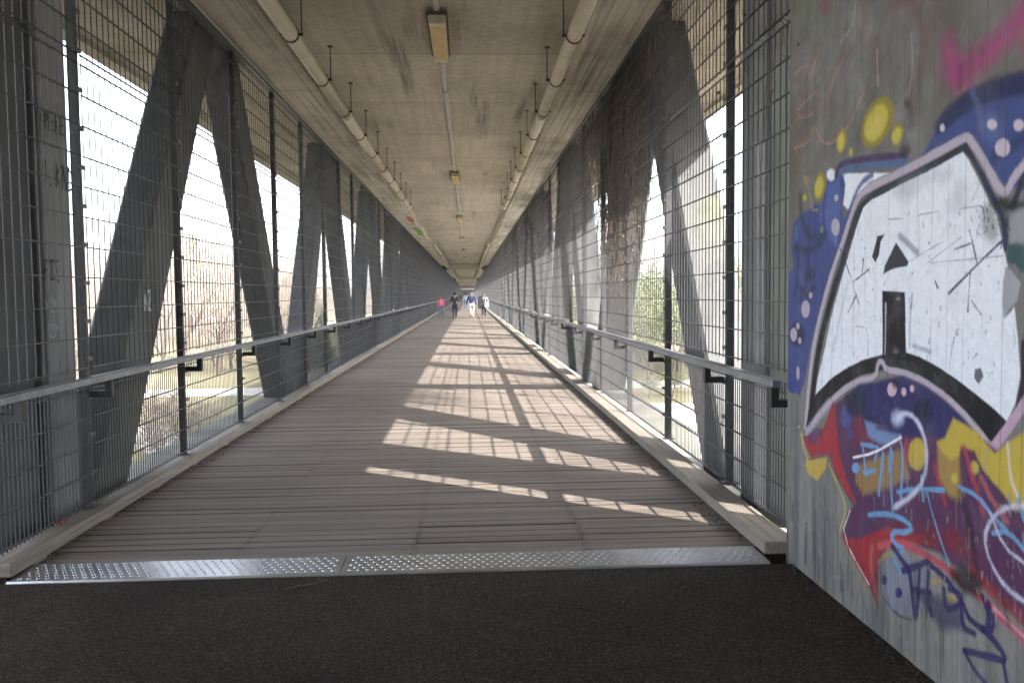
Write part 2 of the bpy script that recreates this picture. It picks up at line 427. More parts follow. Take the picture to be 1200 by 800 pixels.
deck = mb.build('boardwalk', ['plank', 'screw', 'gap'])
at = deck.data.attributes.new('board', 'FLOAT', 'FACE'); at.data.foreach_set('value', bval)
tag(deck, kind='structure')

# timber kerbs, lying in 4 m lengths on small blocks
for side in (-1, 1):
    y = 4.9 if side < 0 else 4.97; i = 0
    L = 4.05
    lab = 'weathered grey timber kerb beam along the foot of the left fence' if side < 0 else 'weathered grey timber kerb beam along the foot of the right fence'
    xa, xb = (KL-.20, KL) if side < 0 else (KR, KR+.205)
    proto = None
    while y < END-1:
        if i % 7 == 0 or proto is None or i < 4:
            m = MB(); rj = random.Random(i*3+side)
            m.cbox((xa+rj.uniform(-.004, .004), 0, .022), (xb+rj.uniform(-.004, .004), L-.006, .100+rj.uniform(-.003, .003)), .008)
            for k in range(4): m.box((xa+.03, .3+k, .002), (xb-.02, .45+k, .022))
            me = m.mesh('timber_kerb', 'kerb'); proto = me
        o = link('timber_kerb', proto, None, (0, y, 0))
        first = i == 0
        tag(o, (lab.replace('beam along', 'beam, nearest one with its sawn end showing, along') if first else lab), 'kerb', 'timber kerbs of the left fence' if side < 0 else 'timber kerbs of the right fence')
        y += L; i += 1

# ------------------------------------------------------------------ mesh fences
def wires(m, y0, y1, x):
    """one bay of double-bar mesh: close wires below the handrail, open mesh above in two panels"""
    t = .0031
    def vert(z0, z1, pitch):
        n = max(1, round((y1-y0)/pitch))
        for k in range(n+1):
            yy = y0+(y1-y0)*k/n; m.box((x-t, yy-t, z0), (x+t, yy+t, z1))
    def hor(z):
        for s in (-1, 1): m.box((x+s*.0055-.0027, y0-.01, z-.0038), (x+s*.0055+.0027, y1+.01, z+.0038))
    vert(.13, 1.03, .05); vert(1.09, 3.25, .1); vert(3.28, 4.44, .1)
    for z in (.15, .36, .56, .76, .96): hor(z)
    for k in range(11): hor(1.11+k*.2125)
    for k in range(6): hor(3.30+k*.2)
def fence(side):
    y0 = 6.2 if side < 0 else 6.5
    e = empty('mesh_fence', (side*FX, 4.9, 0), 'tall dark double-bar mesh fence on the left of the walkway, with handrail' if side < 0 else 'tall dark double-bar mesh fence on the right, hung with dead vines, with handrail', 'fence')
    def P(m, name, mat): 
        o = m.build(name, mat, e); o.matrix_parent_inverse = Matrix.Translation((-side*FX, -4.9, 0)); return o
    def put(name, me, y):
        o = link(name, me, e); o.matrix_parent_inverse = Matrix.Translation((-side*FX, -4.9, 0)); o.location = (0, y, 0); return o
    wx = side*2.335
    m = MB(); wires(m, 4.93, y0-.03, wx); P(m, 'mesh_panel', 'wire')
    m = MB(); wires(m, .03, PITCH-.03, wx); bay = m.mesh('mesh_panel', 'wire')
    m = MB()
    xa, xb = sorted((side*2.347, side*2.407))
    m.cbox((xa, -.025, .118), (xb, .025, 4.495), .004)
    m.cbox((xa-.03, -.055, .112), (xb+.03, .055, .120), .002)
    for k in range(16):
        z = .36+k*.27
        xc = side*2.343; m.box((xc-.012, -.045, z-.014), (xc+.012, .045, z+.014))
    post = m.mesh('post', 'post')
    # bracket: flat arm from the post towards the walkway, upright to the rail
    m = MB(); xi, xo = side*2.20, side*2.33
    m.box((min(xi-.022, xo), -.03, .90), (max(xi+.022, xo), .03, .945)); m.box((xi-.022, -.0295, .9455), (xi+.022, .0295, 1.02))
    br = m.mesh('bracket', 'bracket')
    n = int((END-y0)/PITCH)
    for k in range(min(n, 99)):
        put('post', post, y0+k*PITCH); put('mesh_panel', bay, y0+k*PITCH); put('bracket', br, y0+k*PITCH)
    put('bracket', br, 4.98 if side < 0 else 5.06)
    def rep(me, ks, name, mat):
        co_ = np.empty(len(me.vertices)*3); me.vertices.foreach_get('co', co_); co_ = co_.reshape(-1, 3)
        fs = [tuple(p.vertices) for p in me.polygons]; mm = MB()
        for k in ks:
            b = len(mm.v); mm.v += [tuple(c) for c in co_+np.array([0, y0+k*PITCH, 0])]
            for f in fs: mm.face(tuple(b+i for i in f))
        P(mm, name, mat)['kind'] = 'stuff'
    rest = range(99, n)
    rep(post, rest, 'post', 'post'); rep(bay, rest, 'mesh_panel', 'wire'); rep(br, rest, 'bracket', 'bracket')
    m = MB(); x = side*2.20
    m.cbox((x-.033, 4.4 if side < 0 else 5.0, 1.022), (x+.033, END, 1.072), .006); P(m, 'handrail', 'rail')
    m = MB(); xa, xb = sorted((side*2.32, side*2.42)); m.box((xa, 4.9, 4.465), (xb, END, 4.497)); P(m, 'top_rail', 'post')
    return e
fence_l = fence(-1); fence_r = fence(1)

# ------------------------------------------------------------------ roof
roof = empty('bridge_roof', (0, 0, SLAB), 'stained board-marked concrete roof slab with deep edge beams over the walkway', 'roof')
def rp(m, name, mat, smooth=False):
    o = m.build(name, mat, roof, smooth); o.matrix_parent_inverse = Matrix.Translation((0, 0, -SLAB)); return o
m = MB(); m.box((-4.50, -9, SLAB), (4.74, END+6, SLAB+.35)); rp(m, 'slab', 'ceiling')
for s in (-1, 1):
    # edge beam with a sloped inner face
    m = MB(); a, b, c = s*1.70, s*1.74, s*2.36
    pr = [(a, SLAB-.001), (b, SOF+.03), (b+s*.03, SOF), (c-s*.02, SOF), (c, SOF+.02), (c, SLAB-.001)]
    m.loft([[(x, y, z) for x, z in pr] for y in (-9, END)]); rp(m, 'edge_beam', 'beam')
    m = MB(); a, b = (-4.48, -4.28) if s < 0 else (4.52, 4.72); m.box((a, -9, 4.71), (b, END, SLAB-.002)); rp(m, 'drip_beam', 'ceiling')
for yb, d in ((88, .62), (150, .62), (215, .6)):
    m = MB(); m.cbox((-1.66, yb, SLAB-d), (1.66, yb+.9, SLAB-.003), .03); rp(m, 'cross_beam', 'ceiling')
def blotch(name, cx, cy, rx, ry, mat, seed):
    q = random.Random(seed); m = MB(); pts = []
    for k in range(26):
        a = 2*math.pi*k/26; f = q.uniform(.65, 1.1); pts.append((cx+rx*f*math.cos(a), cy+ry*f*math.sin(a), SOF-.003))
    m.poly(pts[::-1]); rp(m, name, mat)
blotch('spray_patch', -1.83, 33.2, .13, 1.6, 'red', 1); blotch('spray_patch', -1.86, 39.5, .15, 3.2, 'green', 2)

# ------------------------------------------------------------------ trusses
def truss(side):
    off = 0 if side < 0 else .24
    X = 2.6 if side < 0 else 2.5
    T = .34 if side < 0 else .45
    e = empty('concrete_truss', (side*X, 6.3, 0), 'grey concrete truss of leaning struts outside the left fence' if side < 0 else 'sunlit grey concrete truss of leaning struts outside the right fence, streaked with algae', 'truss')
    def P(m, name, mat):
        o = m.build(name, mat, e); o.matrix_parent_inverse = Matrix.Translation((-side*X, -6.3, 0)); return o
    def strut(yc0, yc1, z0, z1, w, dx=0):
        c = .03; xi, xo = X+dx, X+T+dx; h = w/2
        sec = [(-h+c, xi), (h-c, xi), (h, xi+c), (h, xo-c), (h-c, xo), (-h+c, xo), (-h, xo-c), (-h, xi+c)]
        m = MB(); m.loft([[(side*x, yc+d, z) for d, x in sec] for yc, z in ((yc0, z0), (yc1, z1))]); return m
    cy = (6.12+6.60)/2 if side < 0 else (6.15+6.63)/2
    P(strut(cy, cy, -.9, 4.9, .48), 'column', 'column')
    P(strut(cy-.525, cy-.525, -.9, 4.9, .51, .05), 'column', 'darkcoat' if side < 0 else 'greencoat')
    base = 7.10+off; Mod = 8.26; k = 0
    mA = None
    while base+k*Mod < END-8:
        y0 = base+k*Mod
        P(strut(y0-.585, y0+3.25, -.9, 5.0, .74), 'strut', 'truss')
        y1 = 14.17+off+k*Mod
        P(strut(y1+.585, y1-3.25, -.9, 5.0, .74, .004), 'strut', 'truss')
        k += 1
    m = MB(); a, b = sorted((side*(X-.10), side*(X+T+.25))); m.box((a, 5.1, -1.2), (b, END, -.145))
    P(m, 'bottom_chord', 'truss')
    m = MB(); a, b = sorted((side*2.44, side*(X+T+.02))); m.box((a, 5.1, -.14), (b, END, -.02))
    P(m, 'ledge', 'green_wall')
    return e, P, X
tl, TP, TX = truss(-1); tr, TPR, TXR = truss(1)

# marker tags on the left truss (letters as pen strokes lying on its inner face)
def strokes(P, x, lines_, w, mat, name='graffiti_tag'):
    m = MB()
    for ln in lines_:
        for (a, b) in zip(ln, ln[1:]):
            a = Vector(a); b = Vector(b); d = b-a
            if d.length < 1e-5: continue
            d.normalize(); nrm = Vector((-d.y, d.x))*w; a2 = a-d*w*.6; b2 = b+d*w*.6
            m.poly([(x, *(a2+nrm)), (x, *(b2+nrm)), (x, *(b2-nrm)), (x, *(a2-nrm))])
    P(m, name, mat)
def glyphs(y, z, s, seq, slant=0):
    G = {'4': [[(.5, 0), (.5, 1), (0, .35), (.7, .35)]], 'M': [[(0, 0), (0, 1), (.35, .5), (.7, 1), (.7, 0)]], 'E': [[(.6, 0), (0, 0), (0, 1), (.6, 1)], [(0, .5), (.5, .5)]],
         'R': [[(0, 0), (0, 1), (.55, .8), (0, .5), (.6, 0)]], 'K': [[(0, 0), (0, 1)], [(.6, 1), (0, .5), (.6, 0)]], 'N': [[(0, 0), (0, 1), (.6, 0), (.6, 1)]], 'D': [[(0, 0), (0, 1), (.6, .6), (.5, .1), (0, 0)]],
         'I': [[(.2, 0), (.2, 1)]], '1': [[(0, .7), (.25, 1), (.25, 0)]], '.': [[(.1, 0), (.14, .05)]], 'T': [[(0, 1), (.7, 1)], [(.35, 1), (.35, 0)], [(.1, 0), (.6, 0)]], 'S': [[(.6, 1), (0, 1), (.4, .5), (0, 0), (.7, -.1)]], 'F': [[(0, 0), (.1, 1), (.5, 1)], [(0, .5), (.4, .5)]], '2': [[(0, .8), (.3, 1), (.55, .75), (0, 0), (.65, 0)]], 'Z': [[(0, 1), (.6, 1), (0, 0), (.6, 0)]], 'W': [[(0, 1), (.15, 0), (.35, .7), (.55, 0), (.7, 1)]], 'A': [[(0, 0), (.35, 1), (.7, 0)], [(.15, .4), (.55, .4)]]}
    out = []
    for ch in seq:
        if ch != ' ':
            for ln in G[ch]: out.append([(y+(px+slant*py)*s*.62, z+py*s) for px, py in ln])
        y += .78*s*.62+.012
    return out
xt = -2.6+.003
strokes(TP, xt, glyphs(6.17, 2.80, .13, '4MERE'), .008, 'ink'); strokes(TP, xt, glyphs(6.18, 2.40, .17, '1.KNDR', .15), .009, 'ink')
strokes(TP, xt, glyphs(6.15, 1.74, .13, 'FTS'), .009, 'ink'); strokes(TP, xt, glyphs(6.14, 1.50, .10, 'WKM'), .006, 'chalk'); strokes(TP, xt, glyphs(6.16, 1.33, .09, 'RSM'), .005, 'chalk')
strokes(TP, xt, glyphs(7.98, 1.49, .17, 'NZ'), .016, 'chalk')

# ------------------------------------------------------------------ wall with the mural
MURAL = [
('S',(118,72,62),0.42,0.0289,0.0247,[(4.009,3.003),(4.022,2.85),(4.118,2.766),(4.289,2.755)]),
('S',(118,72,62),0.42,0.0279,0.0179,[(3.95,2.75),(3.938,2.59),(3.988,2.551)]),
('S',(118,72,62),0.42,0.025,0.0357,[(3.635,2.856),(3.508,2.733),(3.464,2.609),(3.527,2.48),(3.579,2.386)]),
('S',(118,72,62),0.42,0.0258,0.0221,[(3.799,2.848),(3.649,2.843),(3.544,2.835)]),
('S',(150,96,88),0.5,0.0141,0.0141,[(4.567,2.892),(4.704,2.791),(4.762,2.721)]),
('S',(190,170,165),0.45,0.007,0.0037,[(4.544,2.877),(4.679,2.776),(4.738,2.706)]),
('S',(150,96,88),0.5,0.0145,0.0145,[(4.904,2.851),(4.827,2.87),(4.717,2.86)]),
('S',(190,170,165),0.45,0.0072,0.0038,[(4.877,2.835),(4.802,2.854),(4.693,2.844)]),
('S',(150,96,88),0.5,0.0143,0.0143,[(4.585,2.689),(4.773,2.663),(4.886,2.634),(4.796,2.577),(4.64,2.578)]),
('S',(190,170,165),0.45,0.0071,0.0038,[(4.562,2.674),(4.749,2.648),(4.86,2.619),(4.771,2.563),(4.616,2.564)]),
('S',(150,96,88),0.5,0.0144,0.0144,[(4.908,2.434),(4.719,2.425),(4.626,2.487)]),
('S',(190,170,165),0.45,0.0071,0.0038,[(4.882,2.42),(4.695,2.412),(4.603,2.474)]),
('S',(150,96,88),0.5,0.0131,0.0131,[(4.603,2.492),(4.534,2.411),(4.424,2.369),(4.3,2.382),(4.165,2.44),(4.058,2.54)]),
('S',(190,170,165),0.45,0.0065,0.0035,[(4.58,2.479),(4.511,2.398),(4.402,2.357),(4.28,2.37),(4.146,2.428),(4.04,2.528)]),
('S',(150,96,88),0.5,0.0132,0.0132,[(4.279,2.76),(4.379,2.701),(4.45,2.595)]),
('S',(190,170,165),0.45,0.0066,0.0035,[(4.259,2.747),(4.358,2.687),(4.429,2.582)]),
('S',(190,180,175),0.4,0.0084,0.0063,[(4.115,3.0),(4.139,2.886),(4.282,2.846)]),
('S',(200,185,185),0.6,0.0078,0.0078,[(3.891,2.694),(3.878,2.537)]),
('S',(190,180,176),0.35,0.0072,0.0072,[(3.588,2.68),(3.569,2.534),(3.608,2.418)]),
('P',(104,122,92),0.4,0.048,[(4.346,3.001),(4.356,2.97),(4.387,2.948),(4.438,2.939),(4.504,2.942),(4.58,2.959),(4.658,2.988),(4.732,3.027),(4.792,3.072),(4.832,3.118),(4.846,3.161),(4.833,3.195),(4.795,3.216),(4.736,3.223),(4.663,3.215),(4.585,3.194),(4.509,3.162),(4.442,3.123),(4.391,3.081),(4.357,3.039)]),
('P',(136,66,98),0.7,0.02,[(4.409,3.06),(4.412,3.05),(4.422,3.044),(4.439,3.042),(4.459,3.043),(4.483,3.049),(4.506,3.058),(4.528,3.07),(4.545,3.084),(4.557,3.097),(4.561,3.11),(4.557,3.12),(4.546,3.126),(4.529,3.128),(4.508,3.126),(4.484,3.12),(4.461,3.11),(4.44,3.098),(4.423,3.085),(4.413,3.072)]),
('P',(70,40,34),0.7,0.016,[(3.586,2.388),(3.587,2.382),(3.591,2.376),(3.597,2.373),(3.605,2.372),(3.614,2.372),(3.623,2.375),(3.631,2.38),(3.638,2.386),(3.642,2.393),(3.643,2.4),(3.642,2.407),(3.638,2.412),(3.632,2.416),(3.624,2.417),(3.615,2.416),(3.606,2.413),(3.598,2.408),(3.592,2.402),(3.588,2.395)]),
('P',(166,48,118),0.6,0.048,[(3.35,2.593),(3.301,2.569),(3.263,2.467),(3.139,2.465),(2.996,2.48),(2.893,2.53),(2.828,2.58),(2.823,2.452),(2.946,2.436),(3.084,2.395),(3.158,2.363),(3.296,2.403),(3.346,2.459)]),
('S',(214,110,168),0.45,0.0166,0.0116,[(3.294,2.527),(3.267,2.429)]),
('S',(178,48,124),0.6,0.0192,0.0128,[(3.192,2.388),(3.135,2.333)]),
('S',(205,90,155),0.4,0.0185,0.0123,[(3.138,2.415),(2.937,2.469)]),
('P',(160,40,100),0.6,0.02,[(2.804,2.404),(2.805,2.393),(2.808,2.383),(2.814,2.375),(2.821,2.372),(2.829,2.372),(2.837,2.376),(2.845,2.384),(2.851,2.395),(2.856,2.407),(2.857,2.42),(2.857,2.432),(2.853,2.442),(2.847,2.449),(2.84,2.452),(2.832,2.452),(2.824,2.448),(2.816,2.44),(2.81,2.429),(2.806,2.417)]),
('S',(160,50,115),0.55,0.0331,0.043,[(3.301,2.562),(3.269,2.488),(3.237,2.395)]),
('S',(160,50,115),0.5,0.0368,0.0521,[(3.262,2.44),(3.086,2.451),(2.939,2.498),(2.827,2.554)]),
('S',(172,48,120),0.45,0.0276,0.0245,[(3.249,2.418),(3.085,2.432),(2.938,2.481),(2.826,2.537)]),
('P',(58,76,140),1,0.012,[(3.503,2.145),(3.438,2.19),(3.376,2.247),(3.275,2.3),(3.135,2.333),(2.981,2.33),(2.841,2.318),(2.712,2.3),(2.698,1.898),(2.929,1.96),(3.02,2.027),(3.085,2.123),(3.141,2.177),(3.213,2.184),(3.457,2.152)]),
('S',(34,42,84),0.9,0.0125,0.0406,[(3.352,2.256),(3.245,2.294),(3.108,2.314),(2.956,2.309),(2.732,2.283)]),
('S',(92,120,184),0.6,0.0158,0.0142,[(3.135,2.333),(3.09,2.254),(3.077,2.19)]),
('P',(88,112,180),0.55,0.024,[(2.946,2.165),(2.949,2.149),(2.958,2.135),(2.973,2.126),(2.992,2.122),(3.013,2.123),(3.036,2.13),(3.056,2.141),(3.072,2.156),(3.083,2.174),(3.088,2.192),(3.085,2.208),(3.075,2.222),(3.059,2.231),(3.039,2.235),(3.017,2.233),(2.995,2.226),(2.976,2.214),(2.96,2.199),(2.95,2.182)]),
('S',(34,44,92),0.7,0.0148,0.0207,[(2.997,2.069),(2.901,2.092),(2.811,2.11)]),
('P',(206,190,206),1,0.0048,[(3.321,2.237),(3.321,2.232),(3.324,2.227),(3.328,2.224),(3.333,2.223),(3.338,2.223),(3.344,2.225),(3.349,2.229),(3.354,2.233),(3.356,2.238),(3.357,2.244),(3.357,2.249),(3.354,2.253),(3.35,2.256),(3.345,2.257),(3.339,2.257),(3.334,2.255),(3.329,2.252),(3.324,2.247),(3.322,2.242)]),
('P',(206,190,206),1,0.0048,[(2.981,2.183),(2.982,2.178),(2.986,2.174),(2.992,2.171),(3.001,2.17),(3.01,2.171),(3.019,2.174),(3.028,2.178),(3.035,2.183),(3.039,2.189),(3.041,2.195),(3.04,2.201),(3.036,2.205),(3.029,2.208),(3.021,2.208),(3.011,2.207),(3.002,2.205),(2.993,2.2),(2.987,2.195),(2.982,2.189)]),
('P',(206,190,206),1,0.0048,[(2.835,2.152),(2.836,2.146),(2.839,2.141),(2.845,2.138),(2.853,2.136),(2.861,2.137),(2.87,2.139),(2.877,2.144),(2.884,2.149),(2.888,2.156),(2.889,2.162),(2.888,2.169),(2.885,2.173),(2.879,2.177),(2.871,2.178),(2.863,2.177),(2.854,2.175),(2.846,2.17),(2.84,2.165),(2.836,2.158)]),
('P',(206,190,206),1,0.0048,[(2.906,2.089),(2.907,2.08),(2.913,2.072),(2.922,2.066),(2.934,2.063),(2.947,2.064),(2.961,2.068),(2.973,2.074),(2.984,2.083),(2.99,2.094),(2.993,2.104),(2.991,2.114),(2.985,2.122),(2.975,2.128),(2.963,2.131),(2.95,2.13),(2.936,2.126),(2.924,2.119),(2.914,2.11),(2.908,2.1)]),
('P',(50,68,140),0.95,0.012,[(4.899,1.991),(4.785,2.03),(4.64,2.054),(4.481,2.074),(4.419,2.192),(4.275,2.194),(4.196,2.144),(4.242,2.053),(4.23,1.966),(4.152,1.947),(4.266,1.818),(4.365,1.7),(4.448,1.58),(4.534,1.442),(4.623,1.297),(4.691,1.125),(4.763,1.01),(4.918,1.002),(4.989,1.148),(4.992,1.301),(4.97,1.555),(4.959,1.706),(4.881,1.743),(4.922,1.854)]),
('P',(84,112,190),0.5,0.016,[(4.419,2.16),(4.275,2.172),(4.251,2.032),(4.286,1.82),(4.412,1.871),(4.458,2.009)]),
('S',(30,52,64),0.75,0.0236,0.0189,[(4.787,2.136),(4.759,1.98),(4.636,1.885),(4.434,1.895)]),
('S',(26,42,62),0.75,0.0191,0.0143,[(4.674,1.982),(4.658,1.793),(4.69,1.628),(4.774,1.556)]),
('S',(28,44,66),0.7,0.019,0.019,[(4.857,1.851),(4.658,1.812),(4.498,1.858)]),
('S',(26,40,60),0.8,0.0147,0.0123,[(4.833,1.947),(4.803,1.702),(4.864,1.58)]),
('S',(26,40,60),0.8,0.0143,0.0143,[(4.801,1.629),(4.689,1.566),(4.572,1.627)]),
('S',(40,60,120),0.6,0.014,0.0093,[(4.582,2.067),(4.553,1.788),(4.629,1.557)]),
('P',(20,36,56),0.8,0.016,[(4.708,1.355),(4.713,1.334),(4.728,1.314),(4.753,1.298),(4.784,1.286),(4.819,1.281),(4.855,1.282),(4.888,1.29),(4.915,1.304),(4.932,1.323),(4.939,1.344),(4.933,1.366),(4.917,1.386),(4.891,1.403),(4.858,1.414),(4.822,1.418),(4.787,1.416),(4.755,1.408),(4.73,1.394),(4.714,1.375)]),
('P',(28,46,70),0.7,0.012,[(4.562,1.687),(4.565,1.675),(4.575,1.665),(4.59,1.657),(4.609,1.652),(4.631,1.651),(4.653,1.653),(4.673,1.659),(4.689,1.667),(4.7,1.678),(4.703,1.69),(4.7,1.702),(4.69,1.712),(4.674,1.72),(4.654,1.725),(4.632,1.726),(4.611,1.723),(4.591,1.718),(4.576,1.709),(4.566,1.698)]),
('S',(90,130,200),0.5,0.0137,0.0114,[(4.503,2.058),(4.501,1.977)]),
('S',(90,120,190),0.5,0.0147,0.0147,[(4.846,1.958),(4.832,1.898)]),
('S',(214,180,80),0.5,0.0094,0.0047,[(4.715,2.232),(4.641,2.119),(4.628,2.043),(4.547,2.035)]),
('P',(170,140,60),0.6,0.008,[(4.655,2.21),(4.657,2.203),(4.664,2.197),(4.674,2.193),(4.687,2.191),(4.702,2.192),(4.717,2.195),(4.731,2.2),(4.742,2.207),(4.749,2.215),(4.752,2.222),(4.749,2.229),(4.743,2.235),(4.732,2.239),(4.718,2.24),(4.703,2.239),(4.688,2.236),(4.675,2.231),(4.664,2.224),(4.658,2.217)]),
('P',(170,150,60),0.6,0.008,[(4.467,1.924),(4.468,1.919),(4.471,1.914),(4.476,1.91),(4.482,1.908),(4.489,1.908),(4.495,1.909),(4.502,1.912),(4.507,1.916),(4.51,1.922),(4.511,1.927),(4.51,1.933),(4.507,1.938),(4.502,1.941),(4.496,1.944),(4.489,1.944),(4.483,1.942),(4.476,1.939),(4.471,1.935),(4.468,1.93)]),
('P',(226,232,244),1,0.006,[(4.236,2.188),(3.763,2.122),(3.958,2.105),(4.081,2.056),(4.173,1.999),(4.232,2.03),(4.205,2.129)]),
('P',(222,224,236),1,0.008,[(4.326,2.192),(4.328,2.183),(4.335,2.175),(4.346,2.17),(4.361,2.168),(4.377,2.168),(4.393,2.172),(4.408,2.178),(4.42,2.187),(4.428,2.196),(4.43,2.206),(4.428,2.216),(4.421,2.223),(4.409,2.228),(4.394,2.231),(4.378,2.23),(4.362,2.226),(4.347,2.22),(4.336,2.211),(4.328,2.202)]),
('P',(188,174,194),0.95,0.004,[(4.268,1.922),(4.271,1.909),(4.277,1.897),(4.288,1.889),(4.302,1.883),(4.318,1.882),(4.334,1.886),(4.349,1.893),(4.36,1.903),(4.368,1.916),(4.371,1.93),(4.369,1.944),(4.362,1.955),(4.35,1.964),(4.336,1.969),(4.32,1.97),(4.304,1.966),(4.29,1.959),(4.279,1.948),(4.271,1.936)]),
('P',(188,174,194),0.95,0.004,[(4.287,2.07),(4.288,2.065),(4.292,2.061),(4.297,2.058),(4.304,2.056),(4.312,2.056),(4.32,2.058),(4.327,2.061),(4.333,2.065),(4.337,2.071),(4.338,2.076),(4.337,2.081),(4.333,2.086),(4.328,2.089),(4.321,2.091),(4.313,2.091),(4.305,2.089),(4.298,2.086),(4.292,2.081),(4.289,2.076)]),
('P',(188,174,194),0.95,0.004,[(4.639,1.5),(4.642,1.485),(4.65,1.472),(4.663,1.461),(4.68,1.454),(4.698,1.451),(4.717,1.453),(4.734,1.459),(4.748,1.47),(4.757,1.483),(4.761,1.498),(4.758,1.513),(4.749,1.527),(4.736,1.537),(4.719,1.544),(4.7,1.547),(4.682,1.545),(4.665,1.538),(4.651,1.528),(4.642,1.515)]),
('P',(188,174,194),0.95,0.004,[(4.606,1.576),(4.607,1.57),(4.61,1.566),(4.615,1.562),(4.622,1.56),(4.629,1.559),(4.636,1.56),(4.643,1.562),(4.648,1.566),(4.652,1.57),(4.653,1.576),(4.652,1.581),(4.648,1.585),(4.643,1.589),(4.637,1.591),(4.629,1.592),(4.622,1.591),(4.616,1.589),(4.61,1.585),(4.607,1.581)]),
('P',(188,174,194),0.95,0.004,[(4.821,1.35),(4.823,1.337),(4.83,1.326),(4.841,1.317),(4.856,1.31),(4.872,1.307),(4.888,1.308),(4.903,1.313),(4.915,1.322),(4.922,1.332),(4.925,1.345),(4.923,1.357),(4.916,1.369),(4.904,1.378),(4.889,1.384),(4.873,1.387),(4.857,1.386),(4.843,1.38),(4.831,1.372),(4.824,1.362)]),
('P',(188,174,194),0.95,0.004,[(4.781,1.4),(4.782,1.394),(4.786,1.389),(4.792,1.384),(4.8,1.381),(4.809,1.38),(4.817,1.38),(4.825,1.383),(4.832,1.387),(4.836,1.392),(4.837,1.398),(4.836,1.404),(4.832,1.41),(4.826,1.414),(4.818,1.418),(4.809,1.419),(4.801,1.418),(4.793,1.416),(4.787,1.411),(4.783,1.406)]),
('P',(188,174,194),0.95,0.004,[(4.757,1.319),(4.758,1.312),(4.761,1.307),(4.767,1.302),(4.774,1.299),(4.782,1.298),(4.789,1.298),(4.796,1.301),(4.802,1.305),(4.806,1.31),(4.807,1.316),(4.806,1.322),(4.803,1.328),(4.797,1.332),(4.79,1.335),(4.782,1.337),(4.775,1.336),(4.768,1.334),(4.762,1.33),(4.758,1.324)]),
('P',(188,174,194),0.95,0.004,[(4.781,1.131),(4.781,1.119),(4.784,1.108),(4.789,1.099),(4.795,1.092),(4.803,1.09),(4.81,1.091),(4.816,1.096),(4.821,1.104),(4.825,1.115),(4.826,1.127),(4.825,1.139),(4.822,1.151),(4.818,1.16),(4.811,1.166),(4.804,1.168),(4.797,1.167),(4.791,1.162),(4.785,1.154),(4.782,1.143)]),
('P',(188,174,194),0.95,0.004,[(4.771,0.822),(4.772,0.821),(4.774,0.819),(4.777,0.818),(4.78,0.816),(4.784,0.816),(4.788,0.815),(4.791,0.815),(4.794,0.816),(4.796,0.817),(4.797,0.819),(4.796,0.82),(4.794,0.822),(4.792,0.823),(4.788,0.825),(4.784,0.825),(4.78,0.826),(4.777,0.826),(4.774,0.825),(4.772,0.824)]),
('S',(170,180,205),0.7,0.0066,0.0033,[(4.318,1.887),(4.317,1.83)]),
('P',(48,60,142),0.95,0.004,[(4.828,1.067),(4.83,1.05),(4.839,1.034),(4.853,1.02),(4.871,1.01),(4.892,1.005),(4.912,1.006),(4.931,1.012),(4.946,1.022),(4.956,1.037),(4.96,1.054),(4.957,1.071),(4.948,1.088),(4.933,1.101),(4.914,1.111),(4.894,1.116),(4.874,1.115),(4.855,1.109),(4.841,1.098),(4.831,1.084)]),
('S',(48,60,142),0.8,0.0049,0.0122,[(4.789,1.066),(4.775,1.009)]),
('P',(150,136,24),1,0.006,[(3.755,2.322),(3.789,2.295),(3.833,2.275),(3.882,2.264),(3.933,2.263),(3.98,2.273),(4.018,2.293),(4.043,2.322),(4.051,2.355),(4.042,2.391),(4.017,2.424),(3.979,2.451),(3.932,2.47),(3.881,2.479),(3.832,2.477),(3.788,2.465),(3.755,2.445),(3.733,2.417),(3.726,2.386),(3.733,2.354)]),
('P',(214,196,46),0.8,0.012,[(3.8,2.335),(3.825,2.315),(3.856,2.3),(3.892,2.292),(3.928,2.292),(3.96,2.299),(3.987,2.313),(4.003,2.333),(4.009,2.357),(4.002,2.382),(3.984,2.406),(3.957,2.425),(3.924,2.439),(3.888,2.446),(3.853,2.445),(3.822,2.437),(3.798,2.423),(3.783,2.403),(3.778,2.381),(3.784,2.357)]),
('P',(150,136,24),1,0.006,[(4.192,2.338),(4.2,2.32),(4.213,2.305),(4.23,2.295),(4.249,2.29),(4.269,2.291),(4.286,2.299),(4.3,2.311),(4.309,2.327),(4.312,2.346),(4.309,2.366),(4.3,2.384),(4.286,2.398),(4.269,2.408),(4.25,2.412),(4.231,2.411),(4.214,2.403),(4.2,2.391),(4.192,2.375),(4.189,2.357)]),
('P',(214,196,46),0.8,0.012,[(4.218,2.339),(4.225,2.326),(4.234,2.316),(4.246,2.308),(4.26,2.305),(4.273,2.306),(4.285,2.311),(4.295,2.32),(4.301,2.331),(4.303,2.345),(4.301,2.359),(4.295,2.372),(4.285,2.382),(4.272,2.39),(4.259,2.393),(4.246,2.392),(4.234,2.387),(4.224,2.378),(4.218,2.366),(4.216,2.353)]),
('P',(150,136,24),1,0.006,[(4.121,2.275),(4.122,2.269),(4.124,2.264),(4.129,2.26),(4.135,2.258),(4.142,2.258),(4.148,2.26),(4.154,2.264),(4.159,2.269),(4.163,2.276),(4.164,2.282),(4.163,2.288),(4.16,2.294),(4.155,2.298),(4.149,2.299),(4.143,2.299),(4.136,2.297),(4.13,2.293),(4.125,2.288),(4.122,2.282)]),
('P',(214,196,46),0.8,0.012,[(4.136,2.273),(4.137,2.269),(4.139,2.265),(4.142,2.262),(4.146,2.261),(4.151,2.261),(4.156,2.262),(4.16,2.265),(4.164,2.269),(4.166,2.274),(4.167,2.278),(4.166,2.283),(4.164,2.287),(4.161,2.29),(4.157,2.291),(4.152,2.291),(4.147,2.289),(4.143,2.287),(4.139,2.283),(4.137,2.278)]),
